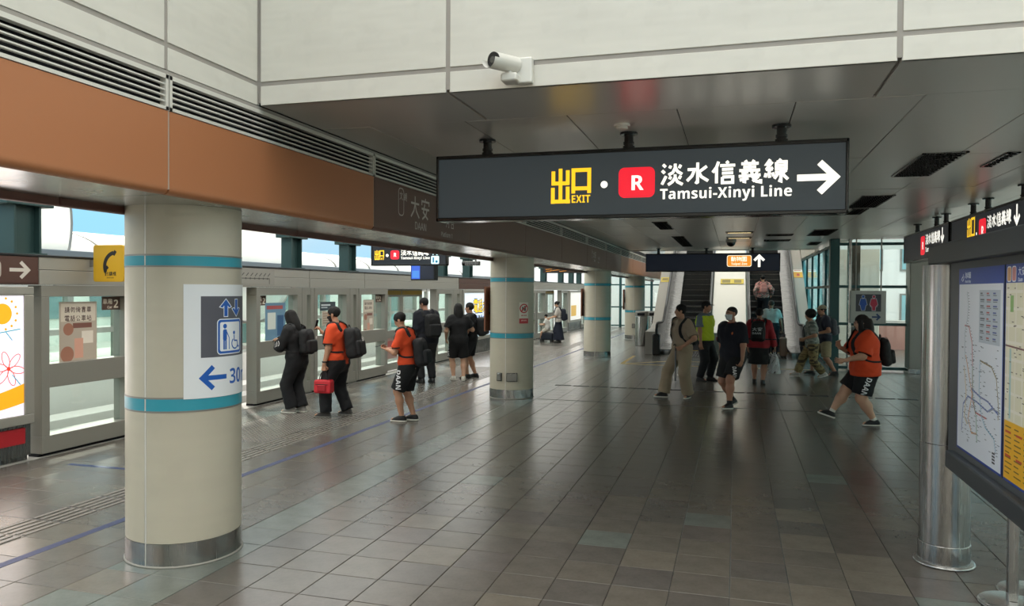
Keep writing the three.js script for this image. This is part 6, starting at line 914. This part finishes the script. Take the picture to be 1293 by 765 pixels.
  backpack(r, 'black backpack with white lettering on the person in dark red', { w: 0.3, hgt: 0.44, d: 0.13, t: 0.2, back: 0.08, girth: 1.08, print: { w: 0.24, h: 0.2, x: 0, y: 0.0, tex: crestTex((x) => { x.strokeStyle = '#b9bcc0'; x.lineWidth = 8; glyphs(x, '大安', 6, 14, 54, 12, 1.06); x.fillStyle = '#b9bcc0'; x.font = 'bold 36px sans-serif'; x.fillText('DAAN', 6, 108); }) } });
  inHand(r, 1, 'plastic_bag', 'white see-through plastic bag hanging from the hand of the person in dark red', 'bag', (t) => {
    part('bag', mesher((x, y, z) => { const k = clamp((y + 0.48) / 0.44, 0, 1); return Math.abs(Math.hypot(x / (0.11 - 0.075 * k * k), z / (0.085 - 0.06 * k * k)) - 1) * 0.06 - 0.008 + Math.max(0, -0.46 - y) + 0.006 * Math.sin(x * 60 + y * 30) * Math.sin(z * 50 - y * 20); }, [-0.16, -0.52, -0.14], [0.16, -0.03, 0.14], 0.014), phys({ color: '#d5d8da', roughness: 0.45, transmission: 0.35, thickness: 0 }), t);
    part('handle', tube([[-0.02, -0.06, 0], [-0.015, 0.0, 0], [0.015, 0.0, 0], [0.02, -0.06, 0]], 0.007, 16, 6), std('#c9cccd', 0.5), t); part('contents', (() => { const g = new THREE.SphereGeometry(0.07, 14, 10); g.scale(1, 0.6, 0.8); g.translate(0, -0.42, 0); return g; })(), std('#2c2a28', 0.6), t); });
  const w = makePerson({ h: 1.63, pos: [1.86, 0, -12.33], yaw: -84, girth: 1.4, shoulder: 0.112, label: 'person with long dark hair and glasses striding in an orange shirt and black DAAN shorts', skin: SKIN.light, hair: 'long', lean: 3, hip: 0.496, headPitch: 4, glasses: true, hairPush: 0.04,
    feet: [[0.06, 0.045, -0.07, 4, 0], [-0.05, 0.062, 0.3, -2, 18]], hands: [[0.12, 0.59, 0.2, [0.9, -0.7, -0.8], [-0.1, -0.05, 1], 0.5, [-0.9, 0.2, 0]], [-0.1, 0.69, 0.2, [-0.8, -1, 0], [0.2, 0.9, 0.3], 0.7]],
    top: { mat: C.orange, sleeve: 'short', sleeveLen: 0.92, hem: -0.045, loose: 0.03 }, bottom: { kind: 'shorts', mat: C.black, len: 0.88, hem: 0.064, loose: 0.006 }, shoe: std('#141416', 0.6), sole: white, sock: white, hairMat: std('#150d0b', 0.75) });
  patch(w, 'shorts', 'lettering', w.legs[0].hip.clone().lerp(w.legs[0].knee, 0.55), [1, 0, 0], [0, 1, -0.35], 0.12, 0.3, daanTex);
  patch(w, 'shirt', 'sleeve_trim', w.arms[0].sh.clone().lerp(w.arms[0].el, 0.86), [1, 0, 0], w.arms[0].sh.clone().sub(w.arms[0].el).normalize().toArray(), 0.18, 0.02, canvasTex(8, 8, (x) => { x.fillStyle = '#181515'; x.fillRect(0, 0, 8, 8); }));
  backpack(w, 'black backpack on the striding person in the orange shirt', { w: 0.3, hgt: 0.42, d: 0.15, t: 0.17, back: 0.12, girth: 1.4, tilt: 7 });
  const pat = (c1, c2, c3, n) => rep(dataTex(128, (u, v) => { const f = fbm(u, v, n, 3), q = fbm(u + 0.3, v + 0.6, n, 3); const c = new THREE.Color(f > 0.55 ? c1 : q > 0.52 ? c2 : c3); return c.convertLinearToSRGB().toArray(); }, true), 3, 3);
  const y = makePerson({ h: 1.55, pos: [1.72, 0, -18.9], yaw: -80, cell: 0.015, girth: 1.05, label: 'person with round curly hair in a mottled grey top and brown patterned trousers', skin: SKIN.mid, hair: 'curly', lean: 4, hip: 0.49, headYaw: -10,
    feet: [[0.05, 0.06, -0.16, 4, -16], [-0.05, 0.045, 0.2, -4, 8]], hands: [[0.13, 0.58, 0.14, [0.7, -0.6, -0.7]], [-0.14, 0.5, 0.05]], top: { name: 'blouse', mat: fab('#ffffff', { map: pat('#9aa098', '#55605c', '#7f857c', 8) }), sleeve: 'short', sleeveLen: 0.9, hem: -0.05, loose: 0.014 }, bottom: { kind: 'trousers', mat: fab('#ffffff', { map: pat('#6d5c3c', '#3d3226', '#8a7a52', 6) }), loose: 0.012, len: 0.9, hem: 0.045 }, shoe: fab('#a9a6a0'), sole: white });
  inHand(y, 1, 'shoulder_bag', 'small dark shoulder bag on the person with round curly hair', 'bag', (t) => { part('body', bx(-0.06, 0.06, -0.02, 0.16, -0.1, 0.12, 0.03), M.black, t); part('strap', tube([[0.0, 0.15, 0.06], [0.1, 0.42, 0.05], [0.22, 0.55, -0.06]], 0.008, 20, 6), M.black, t); }, [0.0, 0.02, 0]);
  const cm = makePerson({ h: 1.66, pos: [2.05, 0, -19.5], yaw: -72, cell: 0.016, label: 'person in a beige cap and navy shirt walking behind the curly haired person', skin: SKIN.tan, hair: 'short', cap: fab('#9a917c'), lean: 5, hip: 0.495,
    feet: [[0.06, 0.05, -0.13, 4, -10], [-0.05, 0.045, 0.16, -4, 6]], hands: [[0.13, 0.6, 0.16, [0.7, -0.6, -0.7]], [-0.14, 0.5, 0.05]], top: { mat: fab('#262a3a'), sleeve: 'short', hem: -0.04, loose: 0.012 }, bottom: { kind: 'shorts', mat: fab('#8f8468'), len: 0.95, hem: 0.065 }, shoe: fab('#2b2b2e'), sole: M.rubber });
  backpack(cm, 'grey backpack on the person in the beige cap', { w: 0.28, hgt: 0.4, d: 0.16, t: 0.19, back: 0.08, mat: std('#4a4e55', 0.8) });
}
{ // at and on the escalator, and far down the platform
  const s = makePerson({ h: 1.68, pos: [1.06, 0, -24.4], yaw: 178, cell: 0.016, girth: 1.1, label: 'person in a white shirt and dark trousers stepping onto the escalator', skin: SKIN.mid, hair: 'short', hairMat: std('#3a302a', 0.6), lean: 10, headPitch: 24,
    feet: [[0.06, 0.045, 0.05, 6], [-0.06, 0.045, -0.04, -6]], hands: [[0.17, 0.5, 0.03], [-0.19, 0.48, 0.03, [-0.5, 0, -1], [0, -1, 0.1], 1.4]], top: { mat: C.white, sleeve: 'short', hem: -0.02, loose: 0.014 }, bottom: { kind: 'trousers', mat: C.jeans, loose: 0.016 }, shoe: M.black, sole: M.rubber });
  inHand(s, 0, 'shoulder_bag', 'grey shoulder bag on the person in the white shirt', 'bag', (t) => { part('body', bx(-0.06, 0.07, 0.04, 0.38, -0.16, 0.14, 0.05), std('#7c8794', 0.7), t); part('strap', tube([[-0.02, 0.35, 0.04], [-0.1, 0.6, 0.0], [-0.3, 0.62, -0.07], [-0.42, 0.35, -0.16]], 0.01, 24, 6), M.black, t); }, [0.03, 0.02, 0.02]);
  inHand(s, 1, 'suitcase', 'small beige suitcase beside the person in the white shirt', 'suitcase', (t) => { part('shell', bx(-0.1, 0.1, -0.66, -0.1, -0.16, 0.16, 0.04), std('#b08a78', 0.6), t); part('handle', [bx(-0.06, -0.045, -0.12, 0.0, -0.01, 0.01), bx(0.045, 0.06, -0.12, 0.0, -0.01, 0.01), bx(-0.06, 0.06, -0.01, 0.01, -0.012, 0.012, 0.004)], M.steelDark, t); for (const x of [-0.07, 0.07]) for (const z of [-0.12, 0.12]) { const g = cyl(0.03, 0.03, 0.02, 14); g.rotateZ(Math.PI / 2); g.translate(x, -0.69, z); part('wheel', g, M.rubber, t); } }, [-0.06, -0.05, 0.02]);
  const st = 3, yy = 0.2 * (st + 1) + 0.026, zz = EZ - 0.346 * st - 0.38, sc = 1.5;
  const p = makePerson({ h: sc, pos: [0.93, yy + 0.2, zz - 0.346], yaw: 184, cell: 0.015, label: 'person in a pink jacket climbing the escalator steps', skin: SKIN.light, hair: 'short', lean: 8, headPitch: 14, hip: 0.5,
    feet: [[0.05, 0.045, 0.05, 4], [-0.05, 0.045 - 0.2 / sc, -0.13, -4, 0]], hands: [[0.16, 0.52, 0.03], [-0.19, 0.56, 0.05]], top: { name: 'jacket', mat: fab('#ffffff', { map: rep(dataTex(128, (u, v) => { const f = fbm(u, v, 7, 3); return f > 0.52 ? [0.83, 0.5, 0.5] : f > 0.42 ? [0.85, 0.78, 0.74] : [0.52, 0.45, 0.42]; }, true), 3, 3) }), sleeve: 'long', hem: -0.03, loose: 0.016 }, bottom: { kind: 'trousers', mat: C.jeans, loose: 0.01 }, shoe: white, sole: white });
  backpack(p, 'pink patterned backpack on the person climbing the escalator', { w: 0.27, hgt: 0.36, d: 0.13, t: 0.21, back: 0.08, mat: std('#d99a94', 0.8), strap: std('#8f6a66', 0.8) });
  const m = makePerson({ h: 1.53, pos: [-6.4, 0, -28.4], yaw: -82, cell: 0.018, headCell: 0.008, handCell: 0.007, label: 'person in a long navy skirt and pale top far down the platform', skin: SKIN.light, hair: 'bun', lean: 3, headPitch: 14, girth: 1.05,
    feet: [[0.05, 0.045, 0.02, 8], [-0.05, 0.045, -0.02, -8]], hands: [[0.1, 0.6, 0.2], [-0.1, 0.6, 0.22]], top: { mat: fab('#b9b2ab'), sleeve: 'short', sleeveLen: 0.9, hem: -0.01, loose: 0.012 }, bottom: { kind: 'skirt', mat: fab('#141a2c'), len: 0.06, flare: 0.15 }, shoe: fab('#6d6a66'), sole: M.rubber });
  backpack(m, 'navy backpack on the person in the long skirt', { w: 0.32, hgt: 0.46, d: 0.18, t: 0.17, back: 0.08, mat: std('#141a28', 0.8) });
  const kid = makePerson({ h: 1.08, pos: [-6.95, 0.06, -28.55], yaw: -96, cell: 0.014, headCell: 0.007, handCell: 0.006, label: 'child in a white shirt sitting on a ride-on suitcase by the long skirt', skin: SKIN.light, hair: 'fringe', lean: 8, headPitch: 12, hip: 0.42, hipZ: -0.1,
    feet: [[0.07, 0.05, 0.16, 8], [-0.07, 0.05, 0.14, -8]], hands: [[0.1, 0.56, 0.14], [-0.1, 0.56, 0.14]], top: { mat: C.white, sleeve: 'short', hem: -0.02, loose: 0.01 }, bottom: { kind: 'shorts', mat: fab('#c0b9ae'), len: 0.8, hem: 0.07 }, shoe: fab('#55565c'), sole: white }); void kid;
  const cs = thing('ride_on_suitcase', 'dark ride-on suitcase under the child in the white shirt', 'suitcase', [-6.92, 0, -28.56], R(-96)); part('shell', bx(-0.13, 0.13, 0.07, 0.36, -0.3, 0.2, 0.06), std('#1c2230', 0.5), cs); part('front_handle', [cylAt(0.012, 0.3, 0, 0.3, 0.2), bx(-0.12, 0.12, 0.58, 0.61, 0.18, 0.22, 0.01)], M.black, cs); for (const x of [-0.11, 0.11]) for (const z of [-0.24, 0.16]) { const g = cyl(0.05, 0.05, 0.03, 16); g.rotateZ(Math.PI / 2); g.translate(x, 0.05, z); part('wheel', g, M.rubber, cs); }
}

renderer.render(scene, camera);
